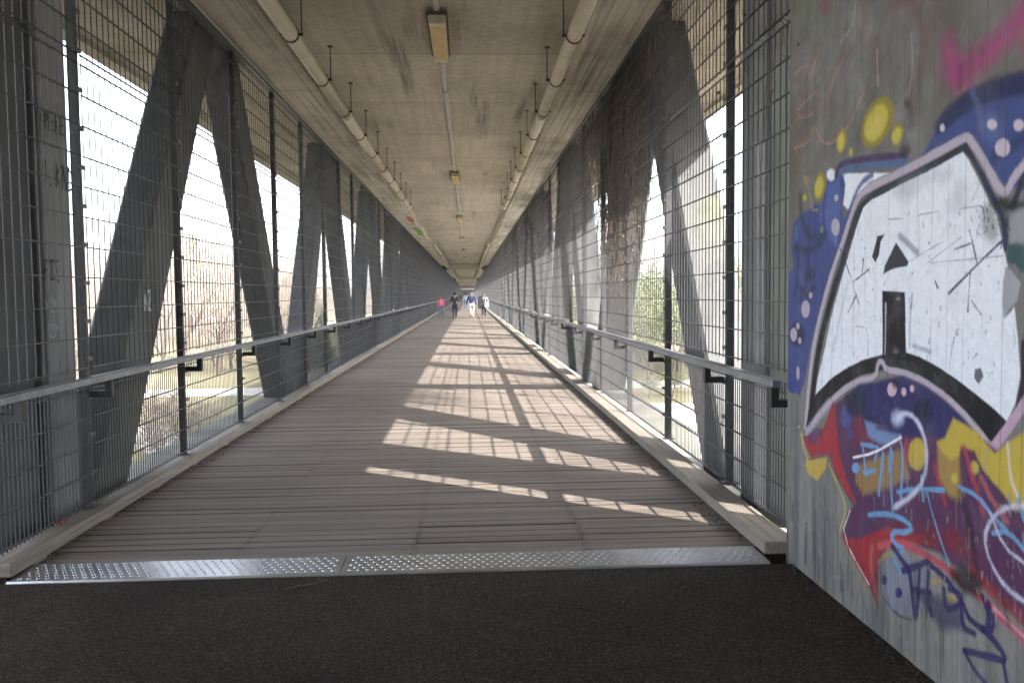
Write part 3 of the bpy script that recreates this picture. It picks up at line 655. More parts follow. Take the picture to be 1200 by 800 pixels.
('P',(150,136,24),1,0.006,[(3.641,2.267),(3.649,2.255),(3.661,2.245),(3.677,2.238),(3.693,2.236),(3.71,2.238),(3.726,2.245),(3.738,2.255),(3.745,2.268),(3.747,2.283),(3.744,2.297),(3.735,2.31),(3.722,2.32),(3.706,2.326),(3.689,2.328),(3.673,2.325),(3.658,2.318),(3.646,2.308),(3.639,2.295),(3.637,2.281)]),
('P',(214,196,46),0.8,0.012,[(3.663,2.269),(3.669,2.26),(3.678,2.253),(3.689,2.248),(3.701,2.247),(3.713,2.248),(3.723,2.253),(3.731,2.26),(3.737,2.27),(3.738,2.28),(3.735,2.29),(3.729,2.299),(3.72,2.307),(3.709,2.311),(3.697,2.313),(3.685,2.311),(3.675,2.306),(3.667,2.299),(3.662,2.29),(3.661,2.279)]),
('P',(150,136,24),1,0.006,[(4.44,2.146),(4.451,2.124),(4.469,2.106),(4.491,2.092),(4.516,2.085),(4.541,2.086),(4.564,2.094),(4.583,2.108),(4.595,2.127),(4.599,2.15),(4.595,2.174),(4.583,2.196),(4.565,2.214),(4.542,2.227),(4.517,2.233),(4.492,2.232),(4.47,2.224),(4.452,2.21),(4.441,2.191),(4.437,2.168)]),
('P',(214,196,46),0.8,0.012,[(4.474,2.147),(4.482,2.131),(4.494,2.118),(4.51,2.108),(4.528,2.103),(4.546,2.103),(4.562,2.109),(4.575,2.119),(4.583,2.133),(4.586,2.149),(4.583,2.166),(4.574,2.182),(4.561,2.196),(4.545,2.205),(4.528,2.21),(4.51,2.209),(4.494,2.203),(4.482,2.193),(4.474,2.179),(4.471,2.163)]),
('P',(150,136,24),1,0.006,[(4.683,2.119),(4.684,2.113),(4.688,2.107),(4.695,2.104),(4.703,2.101),(4.712,2.101),(4.722,2.103),(4.73,2.107),(4.737,2.113),(4.742,2.119),(4.743,2.126),(4.742,2.133),(4.738,2.138),(4.731,2.142),(4.723,2.144),(4.713,2.144),(4.704,2.142),(4.695,2.138),(4.689,2.132),(4.684,2.126)]),
('P',(214,196,46),0.8,0.012,[(4.704,2.117),(4.705,2.112),(4.708,2.108),(4.712,2.106),(4.718,2.104),(4.725,2.104),(4.731,2.105),(4.737,2.108),(4.742,2.112),(4.745,2.117),(4.746,2.122),(4.745,2.126),(4.742,2.13),(4.738,2.133),(4.732,2.135),(4.725,2.135),(4.719,2.133),(4.713,2.13),(4.708,2.126),(4.705,2.122)]),
('P',(222,196,90),0.5,0.016,[(3.844,2.336),(3.858,2.323),(3.876,2.314),(3.897,2.308),(3.917,2.307),(3.937,2.311),(3.952,2.319),(3.962,2.331),(3.966,2.346),(3.963,2.361),(3.954,2.376),(3.939,2.388),(3.92,2.397),(3.899,2.402),(3.878,2.403),(3.86,2.399),(3.845,2.39),(3.835,2.378),(3.832,2.365),(3.835,2.35)]),
('S',(70,40,96),0.95,0.0082,0.0184,[(4.315,2.19),(4.286,2.229),(4.198,2.237),(3.987,2.217),(3.781,2.196),(3.63,2.172)]),
('S',(76,104,150),0.95,0.008,0.0181,[(4.265,2.192),(4.197,2.204),(3.986,2.185),(3.741,2.16),(3.614,2.148)]),
('P',(34,34,42),0.7,0.016,[(3.58,2.193),(3.582,2.186),(3.588,2.18),(3.597,2.176),(3.609,2.174),(3.622,2.175),(3.636,2.178),(3.648,2.184),(3.658,2.191),(3.665,2.199),(3.667,2.208),(3.665,2.215),(3.659,2.221),(3.649,2.225),(3.637,2.227),(3.624,2.226),(3.61,2.222),(3.598,2.217),(3.589,2.209),(3.583,2.201)]),
('S',(60,78,150),0.9,0.0083,0.0145,[(3.925,2.137),(4.046,2.113),(4.117,2.039),(4.21,1.934)]),
('S',(188,174,194),1,0.0056,0.0188,[(4.685,0.836),(4.664,0.984),(4.62,1.179),(4.566,1.343),(4.447,1.558),(4.325,1.734),(4.227,1.85),(4.134,1.978),(4.072,2.046),(3.975,2.079),(3.778,2.097),(3.599,2.117),(3.424,2.14),(3.196,2.171),(3.151,2.169),(3.09,2.105),(3.02,2.024),(2.968,1.959),(2.928,1.93),(2.883,1.984),(2.817,2.026),(2.706,2.118)]),
('S',(38,52,62),1,0.0062,0.0247,[(4.604,0.991),(4.54,1.209),(4.476,1.352),(4.362,1.549),(4.244,1.723),(4.15,1.862),(4.079,1.965),(3.991,2.013),(3.856,2.046),(3.626,2.07),(3.384,2.096),(3.178,2.129)]),
('S',(20,22,26),1,0.0069,0.0275,[(4.613,0.871),(4.583,1.088),(4.508,1.304),(4.403,1.491),(4.302,1.646)]),
('S',(40,54,86),1,0.0046,0.0139,[(3.178,2.139),(3.116,2.078),(3.061,2.008),(2.997,1.926),(2.945,1.86),(2.924,1.79),(2.922,1.745)]),
('S',(30,40,50),0.9,0.0058,0.0145,[(2.915,1.828),(2.88,1.89),(2.829,1.985),(2.724,2.067)]),
('P',(226,232,244),1,0.004,[(4.008,1.995),(3.922,2.022),(3.738,2.047),(3.626,2.062),(3.384,2.089),(3.189,2.121),(3.148,2.083),(3.092,2.012),(3.037,1.934),(2.975,1.863),(2.953,1.807),(2.942,1.758),(2.906,1.685),(2.928,1.625),(2.914,1.499),(2.863,1.536),(2.841,1.419),(2.823,1.303),(2.847,1.2),(2.891,1.133),(2.966,1.166),(3.071,1.206),(3.212,1.252),(3.365,1.293),(3.498,1.318),(3.604,1.325),(3.803,1.303),(4.006,1.256),(4.191,1.198),(4.372,1.124),(4.547,1.031),(4.526,1.117),(4.441,1.286),(4.359,1.46),(4.261,1.624),(4.167,1.771),(4.086,1.9)]),
('S',(160,172,192),0.5,0.013,0.0087,[(4.164,1.644),(4.257,1.45),(4.334,1.292)]),
('P',(150,160,178),0.3,0.028,[(3.385,2.064),(3.385,2.052),(3.397,2.041),(3.421,2.032),(3.455,2.024),(3.496,2.019),(3.541,2.018),(3.585,2.021),(3.623,2.027),(3.652,2.036),(3.667,2.047),(3.668,2.059),(3.654,2.071),(3.626,2.081),(3.589,2.089),(3.545,2.093),(3.501,2.093),(3.459,2.09),(3.424,2.083),(3.399,2.074)]),
('P',(150,160,178),0.3,0.028,[(3.255,2.044),(3.258,2.034),(3.268,2.026),(3.283,2.021),(3.303,2.019),(3.326,2.02),(3.349,2.025),(3.37,2.032),(3.387,2.042),(3.398,2.053),(3.402,2.064),(3.399,2.074),(3.388,2.082),(3.372,2.087),(3.351,2.089),(3.328,2.087),(3.305,2.082),(3.285,2.075),(3.269,2.065),(3.259,2.054)]),
('P',(150,160,178),0.3,0.028,[(3.526,2.01),(3.531,2.002),(3.544,1.996),(3.566,1.992),(3.593,1.991),(3.624,1.993),(3.656,1.998),(3.685,2.005),(3.709,2.014),(3.724,2.024),(3.73,2.034),(3.725,2.043),(3.71,2.05),(3.686,2.053),(3.658,2.054),(3.626,2.051),(3.595,2.046),(3.567,2.038),(3.545,2.029),(3.531,2.02)]),
('P',(150,160,178),0.3,0.028,[(3.165,1.919),(3.168,1.91),(3.177,1.902),(3.192,1.896),(3.211,1.893),(3.232,1.893),(3.254,1.897),(3.274,1.904),(3.29,1.913),(3.301,1.923),(3.305,1.934),(3.302,1.944),(3.292,1.952),(3.276,1.958),(3.256,1.96),(3.235,1.959),(3.213,1.955),(3.194,1.948),(3.179,1.94),(3.169,1.93)]),
('P',(150,160,178),0.3,0.028,[(3.164,1.968),(3.173,1.958),(3.185,1.951),(3.199,1.946),(3.214,1.945),(3.229,1.948),(3.242,1.954),(3.251,1.963),(3.255,1.973),(3.255,1.985),(3.25,1.996),(3.241,2.006),(3.229,2.014),(3.214,2.018),(3.199,2.018),(3.185,2.016),(3.172,2.01),(3.164,2.001),(3.159,1.99),(3.159,1.979)]),
('P',(168,168,178),1,0.004,[(2.92,1.679),(2.881,1.66),(2.834,1.618),(2.85,1.56),(2.891,1.53),(2.923,1.493),(2.931,1.571)]),
('P',(44,88,92),0.95,0.008,[(2.913,1.753),(2.866,1.76),(2.692,1.738),(2.689,1.649),(2.835,1.659),(2.864,1.683),(2.911,1.691)]),
('P',(160,162,170),0.9,0.012,[(2.912,1.878),(2.697,1.884),(2.692,1.738),(2.894,1.761)]),
('P',(36,34,40),0.55,0.024,[(2.965,1.837),(2.961,1.816),(2.962,1.798),(2.968,1.782),(2.978,1.772),(2.992,1.768),(3.009,1.771),(3.026,1.78),(3.042,1.795),(3.055,1.814),(3.064,1.835),(3.069,1.856),(3.068,1.876),(3.061,1.891),(3.05,1.901),(3.036,1.905),(3.019,1.901),(3.002,1.892),(2.986,1.877),(2.974,1.858)]),
('P',(36,34,40),0.55,0.024,[(2.908,1.893),(2.911,1.885),(2.919,1.88),(2.931,1.876),(2.947,1.874),(2.965,1.874),(2.984,1.877),(3.001,1.882),(3.014,1.889),(3.023,1.897),(3.026,1.905),(3.024,1.912),(3.015,1.918),(3.002,1.922),(2.985,1.924),(2.967,1.923),(2.949,1.92),(2.932,1.914),(2.92,1.908),(2.911,1.9)]),
('P',(36,34,40),0.55,0.024,[(2.871,1.889),(2.872,1.88),(2.877,1.872),(2.885,1.866),(2.896,1.863),(2.907,1.863),(2.919,1.865),(2.93,1.871),(2.939,1.878),(2.944,1.887),(2.947,1.897),(2.945,1.906),(2.94,1.913),(2.931,1.919),(2.921,1.922),(2.909,1.922),(2.897,1.919),(2.887,1.914),(2.878,1.907),(2.873,1.898)]),
('S',(26,28,32),0.8,0.0118,0.0133,[(2.957,1.91),(2.908,1.881),(2.782,1.891)]),
('S',(34,44,92),1,0.0024,0.0033,[(2.942,1.77),(2.946,1.746)]),
('P',(52,58,66),1,0.0032,[(3.693,1.81),(3.639,1.769),(3.58,1.719),(3.594,1.701),(3.712,1.694),(3.805,1.673),(3.791,1.712)]),
('S',(160,166,184),0.9,0.0073,0.0146,[(3.664,1.838),(3.512,1.756)]),
('S',(150,158,178),0.7,0.0073,0.0073,[(3.548,1.58),(3.566,1.471),(3.562,1.361)]),
('S',(150,158,178),0.7,0.0071,0.0089,[(3.534,1.363),(3.399,1.346)]),
('P',(44,46,56),1,0.0024,[(3.867,1.848),(3.795,1.854),(3.834,1.818),(3.848,1.757),(3.881,1.73),(3.915,1.756),(3.891,1.802)]),
('S',(38,44,96),1,0.0021,0.003,[(4.266,1.818),(4.205,1.751),(4.116,1.639),(4.04,1.531)]),
('S',(38,44,96),1,0.0021,0.0045,[(4.116,1.639),(3.947,1.697)]),
('S',(38,44,96),1,0.002,0.0033,[(4.001,1.747),(4.017,1.682)]),
('S',(38,44,96),1,0.0021,0.0042,[(4.077,1.572),(4.16,1.491)]),
('S',(38,44,96),1,0.0016,0.0032,[(3.14,1.821),(3.11,1.755),(3.087,1.694)]),
('S',(38,44,96),1,0.0016,0.0033,[(3.234,1.755),(3.127,1.772)]),
('S',(38,44,96),1,0.0016,0.0048,[(3.27,1.584),(3.087,1.691),(2.947,1.767)]),
('S',(38,44,96),1,0.0016,0.0029,[(3.129,1.66),(3.141,1.516)]),
('S',(38,44,96),1,0.0016,0.0025,[(3.12,1.558),(3.054,1.505)]),
('S',(38,44,96),1,0.0017,0.0052,[(3.37,1.635),(3.35,1.608)]),
('S',(110,116,130),0.8,0.0014,0.0014,[(3.503,1.912),(3.353,1.912)]),
('S',(110,116,130),0.8,0.0013,0.0013,[(3.21,1.908),(3.068,1.906)]),
('S',(110,116,130),0.8,0.0014,0.0014,[(3.573,1.722),(3.319,1.79)]),
('S',(110,116,130),0.8,0.0014,0.0014,[(3.463,1.697),(3.195,1.799)]),
('S',(110,116,130),0.8,0.0013,0.0013,[(3.41,1.709),(2.935,1.716)]),
('S',(110,116,130),0.8,0.0014,0.0014,[(3.503,1.912),(3.498,1.741)]),
('S',(110,116,130),0.8,0.0015,0.0015,[(3.773,1.918),(3.636,1.909)]),
('S',(110,116,130),0.8,0.0016,0.0016,[(4.083,1.426),(3.94,1.423),(3.945,1.293)]),
('P',(104,108,118),1,0.0028,[(3.085,1.303),(3.053,1.309),(3.031,1.28),(3.061,1.248),(3.089,1.268)]),
('S',(70,76,120),0.6,0.003,0.0022,[(2.875,1.476),(2.854,1.418),(2.872,1.387)]),
('S',(70,76,120),0.6,0.0033,0.0025,[(3.229,1.414),(3.255,1.312),(3.26,1.288)]),
('S',(70,76,120),0.6,0.0032,0.0024,[(3.102,1.34),(3.071,1.362)]),
('S',(70,76,120),0.6,0.0032,0.0024,[(3.081,1.989),(3.122,1.931)]),
('P',(22,23,26),1,0.0024,[(3.811,1.596),(3.612,1.591),(3.589,1.304),(3.603,1.273),(3.802,1.257)]),
('S',(188,174,194),1,0.0039,0.0058,[(3.778,1.538),(3.779,1.29)]),
('P',(160,165,170),0.6,0.006,[(3.648,1.562),(3.649,1.559),(3.652,1.557),(3.657,1.556),(3.663,1.554),(3.67,1.554),(3.677,1.554),(3.684,1.555),(3.689,1.557),(3.692,1.559),(3.693,1.561),(3.692,1.564),(3.689,1.566),(3.684,1.568),(3.678,1.569),(3.671,1.569),(3.664,1.569),(3.657,1.568),(3.653,1.566),(3.649,1.564)]),
('P',(120,125,130),0.6,0.008,[(3.649,1.326),(3.65,1.32),(3.654,1.314),(3.661,1.31),(3.669,1.306),(3.678,1.305),(3.687,1.305),(3.696,1.307),(3.703,1.311),(3.707,1.316),(3.709,1.322),(3.708,1.328),(3.704,1.333),(3.697,1.338),(3.688,1.341),(3.679,1.343),(3.67,1.342),(3.661,1.34),(3.655,1.336),(3.65,1.331)]),
('P',(22,23,26),1,0.004,[(4.685,0.826),(4.639,0.939),(4.547,1.036),(4.373,1.133),(4.191,1.207),(4.006,1.264),(3.803,1.307),(3.605,1.332),(3.478,1.319),(3.334,1.289),(3.183,1.245),(3.055,1.201),(2.966,1.169),(2.891,1.133),(2.847,1.2),(2.822,1.288),(2.822,1.42),(2.683,1.483),(2.676,1.289),(2.823,1.185),(2.961,1.036),(3.04,1.086),(3.162,1.146),(3.3,1.196),(3.448,1.236),(3.602,1.255),(3.785,1.238),(3.866,1.219),(4.022,1.189),(4.209,1.119),(4.434,1.003)]),
('S',(186,176,206),0.8,0.0185,0.0185,[(4.66,0.811),(4.521,0.908),(4.37,1.011)]),
('S',(188,174,194),1,0.0044,0.0147,[(4.59,0.865),(4.434,0.976),(4.228,1.091),(4.039,1.162),(3.866,1.192),(3.843,1.269),(3.802,1.276),(3.769,1.24),(3.617,1.242),(3.448,1.222),(3.299,1.182),(3.162,1.129),(3.05,1.068),(2.966,1.017),(2.9,1.09),(2.827,1.172),(2.759,1.251)]),
('S',(196,160,190),1,0.0044,0.0207,[(2.957,1.037),(2.881,1.117),(2.81,1.201),(2.738,1.282)]),
('P',(88,34,88),0.95,0.012,[(4.307,1.011),(4.168,1.08),(3.865,1.168),(3.602,1.225),(3.33,1.175),(3.039,1.045),(2.665,0.982),(2.645,0.421),(2.821,0.462),(2.969,0.507),(3.159,0.514),(3.31,0.535),(3.509,0.511),(3.73,0.43),(3.826,0.349),(3.812,0.155),(3.924,0.201),(4.072,0.284),(4.209,0.357),(4.153,0.477),(4.051,0.555),(4.177,0.654),(4.281,0.81)]),
('P',(138,30,62),0.6,0.032,[(4.092,1.055),(3.593,0.931),(4.086,0.844)]),
('P',(42,40,104),1,0.012,[(4.149,1.074),(4.039,1.145),(3.865,1.176),(3.616,1.227),(3.454,1.207),(3.305,1.168),(3.173,1.114),(3.077,1.067),(3.254,1.086),(3.288,1.005),(3.389,1.009),(3.537,0.971),(3.706,0.957),(3.911,0.989),(4.053,1.001)]),
('P',(60,74,150),0.9,0.008,[(4.099,0.978),(4.102,0.959),(4.111,0.941),(4.125,0.926),(4.143,0.915),(4.164,0.908),(4.185,0.908),(4.204,0.914),(4.22,0.925),(4.23,0.94),(4.234,0.959),(4.231,0.978),(4.222,0.996),(4.207,1.012),(4.188,1.023),(4.167,1.029),(4.146,1.028),(4.127,1.022),(4.112,1.011),(4.103,0.996)]),
('P',(60,74,150),0.8,0.008,[(4.087,0.895),(4.089,0.887),(4.092,0.879),(4.099,0.873),(4.106,0.868),(4.115,0.865),(4.124,0.865),(4.132,0.867),(4.138,0.872),(4.143,0.878),(4.144,0.886),(4.143,0.894),(4.139,0.902),(4.133,0.908),(4.125,0.913),(4.116,0.916),(4.108,0.916),(4.1,0.914),(4.093,0.909),(4.089,0.903)]),
('P',(30,42,70),0.9,0.02,[(3.947,1.065),(3.952,1.043),(3.968,1.022),(3.993,1.003),(4.025,0.988),(4.062,0.979),(4.099,0.977),(4.134,0.983),(4.162,0.995),(4.18,1.013),(4.187,1.035),(4.181,1.058),(4.164,1.081),(4.137,1.1),(4.103,1.114),(4.066,1.122),(4.029,1.122),(3.996,1.116),(3.97,1.103),(3.954,1.086)]),
('P',(26,38,66),0.9,0.016,[(3.372,1.11),(3.375,1.096),(3.385,1.082),(3.401,1.069),(3.42,1.06),(3.443,1.054),(3.466,1.053),(3.487,1.057),(3.504,1.065),(3.515,1.076),(3.519,1.091),(3.516,1.106),(3.505,1.12),(3.489,1.133),(3.468,1.142),(3.446,1.147),(3.423,1.148),(3.403,1.144),(3.387,1.135),(3.376,1.124)]),
('P',(26,34,60),0.8,0.016,[(3.868,0.987),(3.871,0.977),(3.879,0.967),(3.892,0.957),(3.908,0.95),(3.927,0.946),(3.946,0.944),(3.963,0.946),(3.977,0.952),(3.986,0.959),(3.989,0.969),(3.986,0.98),(3.978,0.99),(3.964,0.999),(3.947,1.006),(3.929,1.011),(3.91,1.012),(3.893,1.01),(3.88,1.004),(3.871,0.997)]),
('P',(212,178,196),1,0.0032,[(3.67,1.161),(3.672,1.152),(3.678,1.143),(3.687,1.135),(3.698,1.129),(3.711,1.126),(3.724,1.126),(3.736,1.129),(3.746,1.135),(3.752,1.143),(3.755,1.152),(3.753,1.162),(3.747,1.171),(3.738,1.179),(3.726,1.184),(3.713,1.187),(3.7,1.187),(3.688,1.184),(3.679,1.178),(3.672,1.171)]),
('P',(212,178,196),1,0.0032,[(3.585,1.16),(3.586,1.154),(3.589,1.148),(3.594,1.144),(3.6,1.14),(3.606,1.139),(3.613,1.139),(3.619,1.141),(3.624,1.144),(3.628,1.149),(3.629,1.155),(3.628,1.161),(3.625,1.166),(3.62,1.171),(3.614,1.174),(3.607,1.176),(3.601,1.176),(3.594,1.174),(3.59,1.17),(3.586,1.165)]),
('P',(212,178,196),1,0.0032,[(3.515,1.182),(3.516,1.177),(3.519,1.172),(3.523,1.168),(3.529,1.165),(3.535,1.164),(3.542,1.164),(3.548,1.165),(3.553,1.168),(3.556,1.173),(3.557,1.178),(3.556,1.183),(3.553,1.188),(3.549,1.192),(3.543,1.195),(3.536,1.196),(3.53,1.196),(3.524,1.195),(3.519,1.191),(3.516,1.187)]),
('P',(26,28,32),0.8,0.008,[(3.652,1.19),(3.653,1.184),(3.658,1.178),(3.664,1.173),(3.672,1.17),(3.682,1.168),(3.691,1.168),(3.7,1.169),(3.707,1.173),(3.711,1.178),(3.713,1.184),(3.711,1.19),(3.707,1.195),(3.701,1.2),(3.692,1.204),(3.683,1.206),(3.673,1.206),(3.665,1.204),(3.658,1.2),(3.654,1.196)]),
('P',(104,150,206),0.85,0.012,[(3.972,0.98),(3.86,0.976),(3.73,0.958),(3.623,0.964),(3.697,0.909),(3.824,0.89),(3.926,0.913)]),
('P',(74,60,110),0.8,0.008,[(3.73,0.981),(3.733,0.975),(3.742,0.97),(3.756,0.964),(3.773,0.959),(3.793,0.955),(3.813,0.953),(3.832,0.952),(3.846,0.953),(3.856,0.956),(3.859,0.96),(3.856,0.966),(3.847,0.972),(3.832,0.978),(3.814,0.983),(3.794,0.986),(3.774,0.989),(3.757,0.989),(3.742,0.988),(3.733,0.985)]),
('P',(206,172,40),0.95,0.008,[(4.657,0.667),(4.395,0.717),(4.404,0.66),(4.513,0.567),(4.631,0.575),(4.692,0.616)]),
('P',(176,140,60),0.7,0.016,[(4.056,0.744),(3.592,0.916),(3.545,0.791),(3.738,0.703),(3.971,0.616),(4.053,0.66)]),
('P',(204,178,34),0.95,0.008,[(3.412,0.92),(3.415,0.899),(3.425,0.878),(3.441,0.86),(3.461,0.846),(3.484,0.837),(3.507,0.836),(3.529,0.841),(3.547,0.853),(3.558,0.871),(3.563,0.892),(3.56,0.914),(3.549,0.936),(3.532,0.954),(3.511,0.968),(3.488,0.975),(3.465,0.976),(3.444,0.969),(3.427,0.957),(3.416,0.94)]),
('P',(182,60,70),0.6,0.012,[(3.549,0.902),(3.55,0.881),(3.553,0.862),(3.559,0.846),(3.567,0.835),(3.575,0.83),(3.584,0.831),(3.593,0.839),(3.6,0.853),(3.604,0.871),(3.606,0.891),(3.606,0.912),(3.602,0.932),(3.596,0.948),(3.588,0.959),(3.579,0.963),(3.57,0.962),(3.562,0.953),(3.555,0.94),(3.551,0.922)]),
('P',(186,150,50),0.8,0.016,[(3.336,0.976),(3.179,0.964),(3.151,0.791),(3.244,0.788),(3.32,0.84)]),
('P',(200,174,30),1,0.008,[(3.224,1.097),(3.121,1.079),(3.055,1.067),(3.012,1.033),(2.956,1.012),(2.798,1.115),(2.672,1.177),(2.66,0.842),(2.834,0.838),(2.922,0.883),(3.025,0.936),(3.08,0.996),(3.169,0.999),(3.179,0.957),(3.231,0.927),(3.292,0.946),(3.337,0.983),(3.276,1.014)]),
('P',(214,196,40),0.8,0.008,[(3.051,0.937),(3.052,0.93),(3.056,0.923),(3.061,0.917),(3.069,0.912),(3.077,0.909),(3.085,0.908),(3.093,0.91),(3.099,0.914),(3.103,0.919),(3.105,0.926),(3.104,0.933),(3.1,0.94),(3.094,0.946),(3.087,0.951),(3.079,0.954),(3.07,0.954),(3.063,0.953),(3.057,0.949),(3.053,0.943)]),
('P',(214,196,40),0.7,0.008,[(3.182,0.87),(3.183,0.864),(3.186,0.857),(3.191,0.852),(3.197,0.847),(3.205,0.845),(3.212,0.844),(3.218,0.846),(3.224,0.849),(3.227,0.854),(3.229,0.86),(3.228,0.866),(3.224,0.873),(3.219,0.878),(3.213,0.883),(3.206,0.885),(3.199,0.886),(3.192,0.884),(3.187,0.881),(3.183,0.876)]),
('S',(186,52,70),0.8,0.0096,0.0128,[(3.146,0.993),(3.087,0.891),(3.019,0.778)]),
('S',(176,40,60),0.8,0.0103,0.012,[(3.353,0.886),(3.299,0.793),(3.267,0.748)]),
('S',(205,90,90),0.7,0.0093,0.0108,[(3.034,0.902),(2.954,0.826),(2.879,0.783)]),
('P',(172,22,40),1,0.0048,[(4.318,1.036),(4.283,0.898),(4.24,0.773),(4.158,0.659),(4.041,0.557),(4.136,0.568),(4.256,0.628),(4.341,0.709),(4.384,0.728),(4.585,0.671),(4.658,0.715),(4.72,0.772),(4.588,0.813),(4.474,0.832),(4.389,0.936)]),
('P',(92,44,104),0.85,0.008,[(4.683,0.778),(4.52,0.862),(4.453,0.854),(4.496,0.791),(4.611,0.752)]),
('S',(96,92,104),0.9,0.0069,0.0069,[(4.633,0.662),(4.472,0.712),(4.363,0.741),(4.3,0.731)]),
('S',(60,66,74),0.8,0.0065,0.0065,[(4.341,0.687),(4.236,0.62),(4.117,0.56),(4.041,0.54)]),
('S',(206,180,66),0.85,0.0072,0.0072,[(4.746,0.787),(4.707,0.711),(4.644,0.65)]),
('S',(210,186,60),0.7,0.0088,0.0088,[(4.362,0.683),(4.256,0.602),(4.174,0.533),(4.172,0.463),(4.23,0.369)]),
('S',(160,144,54),0.5,0.0166,0.0125,[(4.23,0.369),(4.071,0.25),(3.888,0.144),(3.819,0.12)]),
('P',(172,22,40),1,0.008,[(4.229,0.351),(4.055,0.375),(3.733,0.523),(3.476,0.572),(3.311,0.563),(3.509,0.519),(3.731,0.438),(3.809,0.366),(3.82,0.152),(3.942,0.208),(4.09,0.278)]),
('S',(205,82,84),0.9,0.008,0.0181,[(3.877,0.394),(3.892,0.291),(3.821,0.168)]),
('S',(205,82,84),0.9,0.0076,0.0171,[(3.811,0.414),(3.639,0.484),(3.495,0.508)]),
('S',(222,205,226),1,0.0025,0.0047,[(4.115,0.504),(4.209,0.357),(3.907,0.203)]),
('S',(60,56,56),0.7,0.008,0.006,[(3.809,0.366),(3.872,0.191),(3.803,0.126)]),
('P',(132,28,48),0.8,0.032,[(3.733,0.539),(3.193,0.666),(3.023,0.584),(3.311,0.563),(3.581,0.528)]),
('S',(196,64,82),0.95,0.0081,0.0179,[(3.565,0.487),(3.373,0.501),(3.199,0.488),(3.019,0.457),(2.773,0.403),(2.685,0.389)]),
('S',(150,26,42),0.8,0.0123,0.0246,[(3.076,0.542),(2.918,0.493),(2.776,0.473)]),
('S',(226,150,180),0.9,0.0045,0.006,[(2.941,0.447),(2.774,0.411)]),
('P',(16,15,18),0.9,0.02,[(3.235,0.496),(3.131,0.537),(3.011,0.518),(3.04,0.449),(3.139,0.434),(3.21,0.457)]),
('S',(16,15,18),0.6,0.0162,0.0162,[(3.169,0.823),(3.092,0.694),(3.043,0.546)]),
('S',(44,44,46),0.6,0.0121,0.0091,[(2.909,0.528),(2.857,0.423)]),
('P',(126,132,152),0.9,0.012,[(3.792,0.331),(3.683,0.413),(3.535,0.451),(3.404,0.448),(3.357,0.4),(3.406,0.296),(3.542,0.185),(3.691,0.152),(3.772,0.209)]),
('S',(170,152,50),0.8,0.0078,0.0097,[(3.809,0.342),(3.745,0.394),(3.638,0.435)]),
('P',(50,34,112),1,0.004,[(3.734,0.282),(3.735,0.275),(3.738,0.268),(3.743,0.262),(3.75,0.256),(3.757,0.253),(3.765,0.251),(3.772,0.252),(3.777,0.255),(3.781,0.26),(3.782,0.266),(3.781,0.273),(3.778,0.281),(3.773,0.287),(3.766,0.292),(3.759,0.296),(3.751,0.297),(3.744,0.297),(3.739,0.294),(3.735,0.289)]),
('P',(50,34,112),1,0.004,[(3.596,0.272),(3.597,0.265),(3.601,0.257),(3.607,0.249),(3.615,0.243),(3.624,0.239),(3.634,0.237),(3.642,0.237),(3.649,0.239),(3.653,0.244),(3.655,0.251),(3.654,0.259),(3.65,0.267),(3.643,0.274),(3.635,0.28),(3.626,0.284),(3.617,0.287),(3.608,0.286),(3.602,0.283),(3.597,0.279)]),
('S',(50,50,58),0.7,0.0076,0.0057,[(3.756,0.191),(3.645,0.154),(3.513,0.182)]),
('P',(190,150,60),0.8,0.008,[(3.3,0.426),(3.302,0.422),(3.307,0.417),(3.315,0.412),(3.326,0.407),(3.338,0.403),(3.349,0.399),(3.36,0.397),(3.369,0.396),(3.374,0.397),(3.376,0.4),(3.375,0.404),(3.369,0.409),(3.361,0.414),(3.35,0.419),(3.338,0.424),(3.327,0.427),(3.316,0.429),(3.308,0.43),(3.302,0.428)]),
('P',(190,160,70),0.8,0.008,[(3.178,0.393),(3.179,0.386),(3.183,0.379),(3.19,0.372),(3.198,0.366),(3.207,0.362),(3.216,0.36),(3.224,0.359),(3.231,0.362),(3.235,0.366),(3.237,0.372),(3.236,0.378),(3.232,0.386),(3.225,0.392),(3.217,0.398),(3.208,0.403),(3.199,0.405),(3.191,0.405),(3.184,0.403),(3.18,0.399)]),
('S',(92,160,216),0.95,0.0049,0.0102,[(3.986,0.862),(3.966,0.783),(3.938,0.723)]),
('S',(92,160,216),0.95,0.0048,0.0101,[(4.004,0.859),(3.907,0.868),(3.832,0.873)]),
('S',(92,160,216),0.95,0.0049,0.0101,[(3.974,0.728),(3.862,0.759)]),
('S',(92,160,216),0.95,0.0048,0.0089,[(3.832,0.873),(3.863,0.803)]),
('S',(92,160,216),0.95,0.0047,0.0098,[(3.782,0.858),(3.803,0.735),(3.818,0.656)]),
('S',(92,160,216),0.95,0.0046,0.0096,[(3.712,0.891),(3.725,0.811),(3.717,0.785)]),
('S',(92,160,216),0.95,0.0046,0.0096,[(3.696,0.874),(3.708,0.756),(3.688,0.606)]),
('S',(92,160,216),0.95,0.0045,0.0094,[(3.638,0.961),(3.606,0.891),(3.61,0.777),(3.615,0.693)]),
('S',(92,160,216),0.95,0.0043,0.009,[(3.646,0.708),(3.481,0.761),(3.281,0.8)]),
('S',(92,160,216),0.95,0.0043,0.0089,[(3.449,0.819),(3.433,0.722)]),
('S',(92,160,216),0.95,0.0042,0.0052,[(3.407,0.767),(3.346,0.659),(3.235,0.51)]),
('S',(92,160,216),0.95,0.0046,0.0114,[(3.916,0.535),(3.767,0.581),(3.613,0.602),(3.511,0.585),(3.567,0.547),(3.671,0.525),(3.7,0.486),(3.654,0.468),(3.579,0.475),(3.623,0.431),(3.668,0.425)]),
('S',(92,160,216),0.95,0.0045,0.0076,[(3.667,0.398),(3.605,0.353)]),
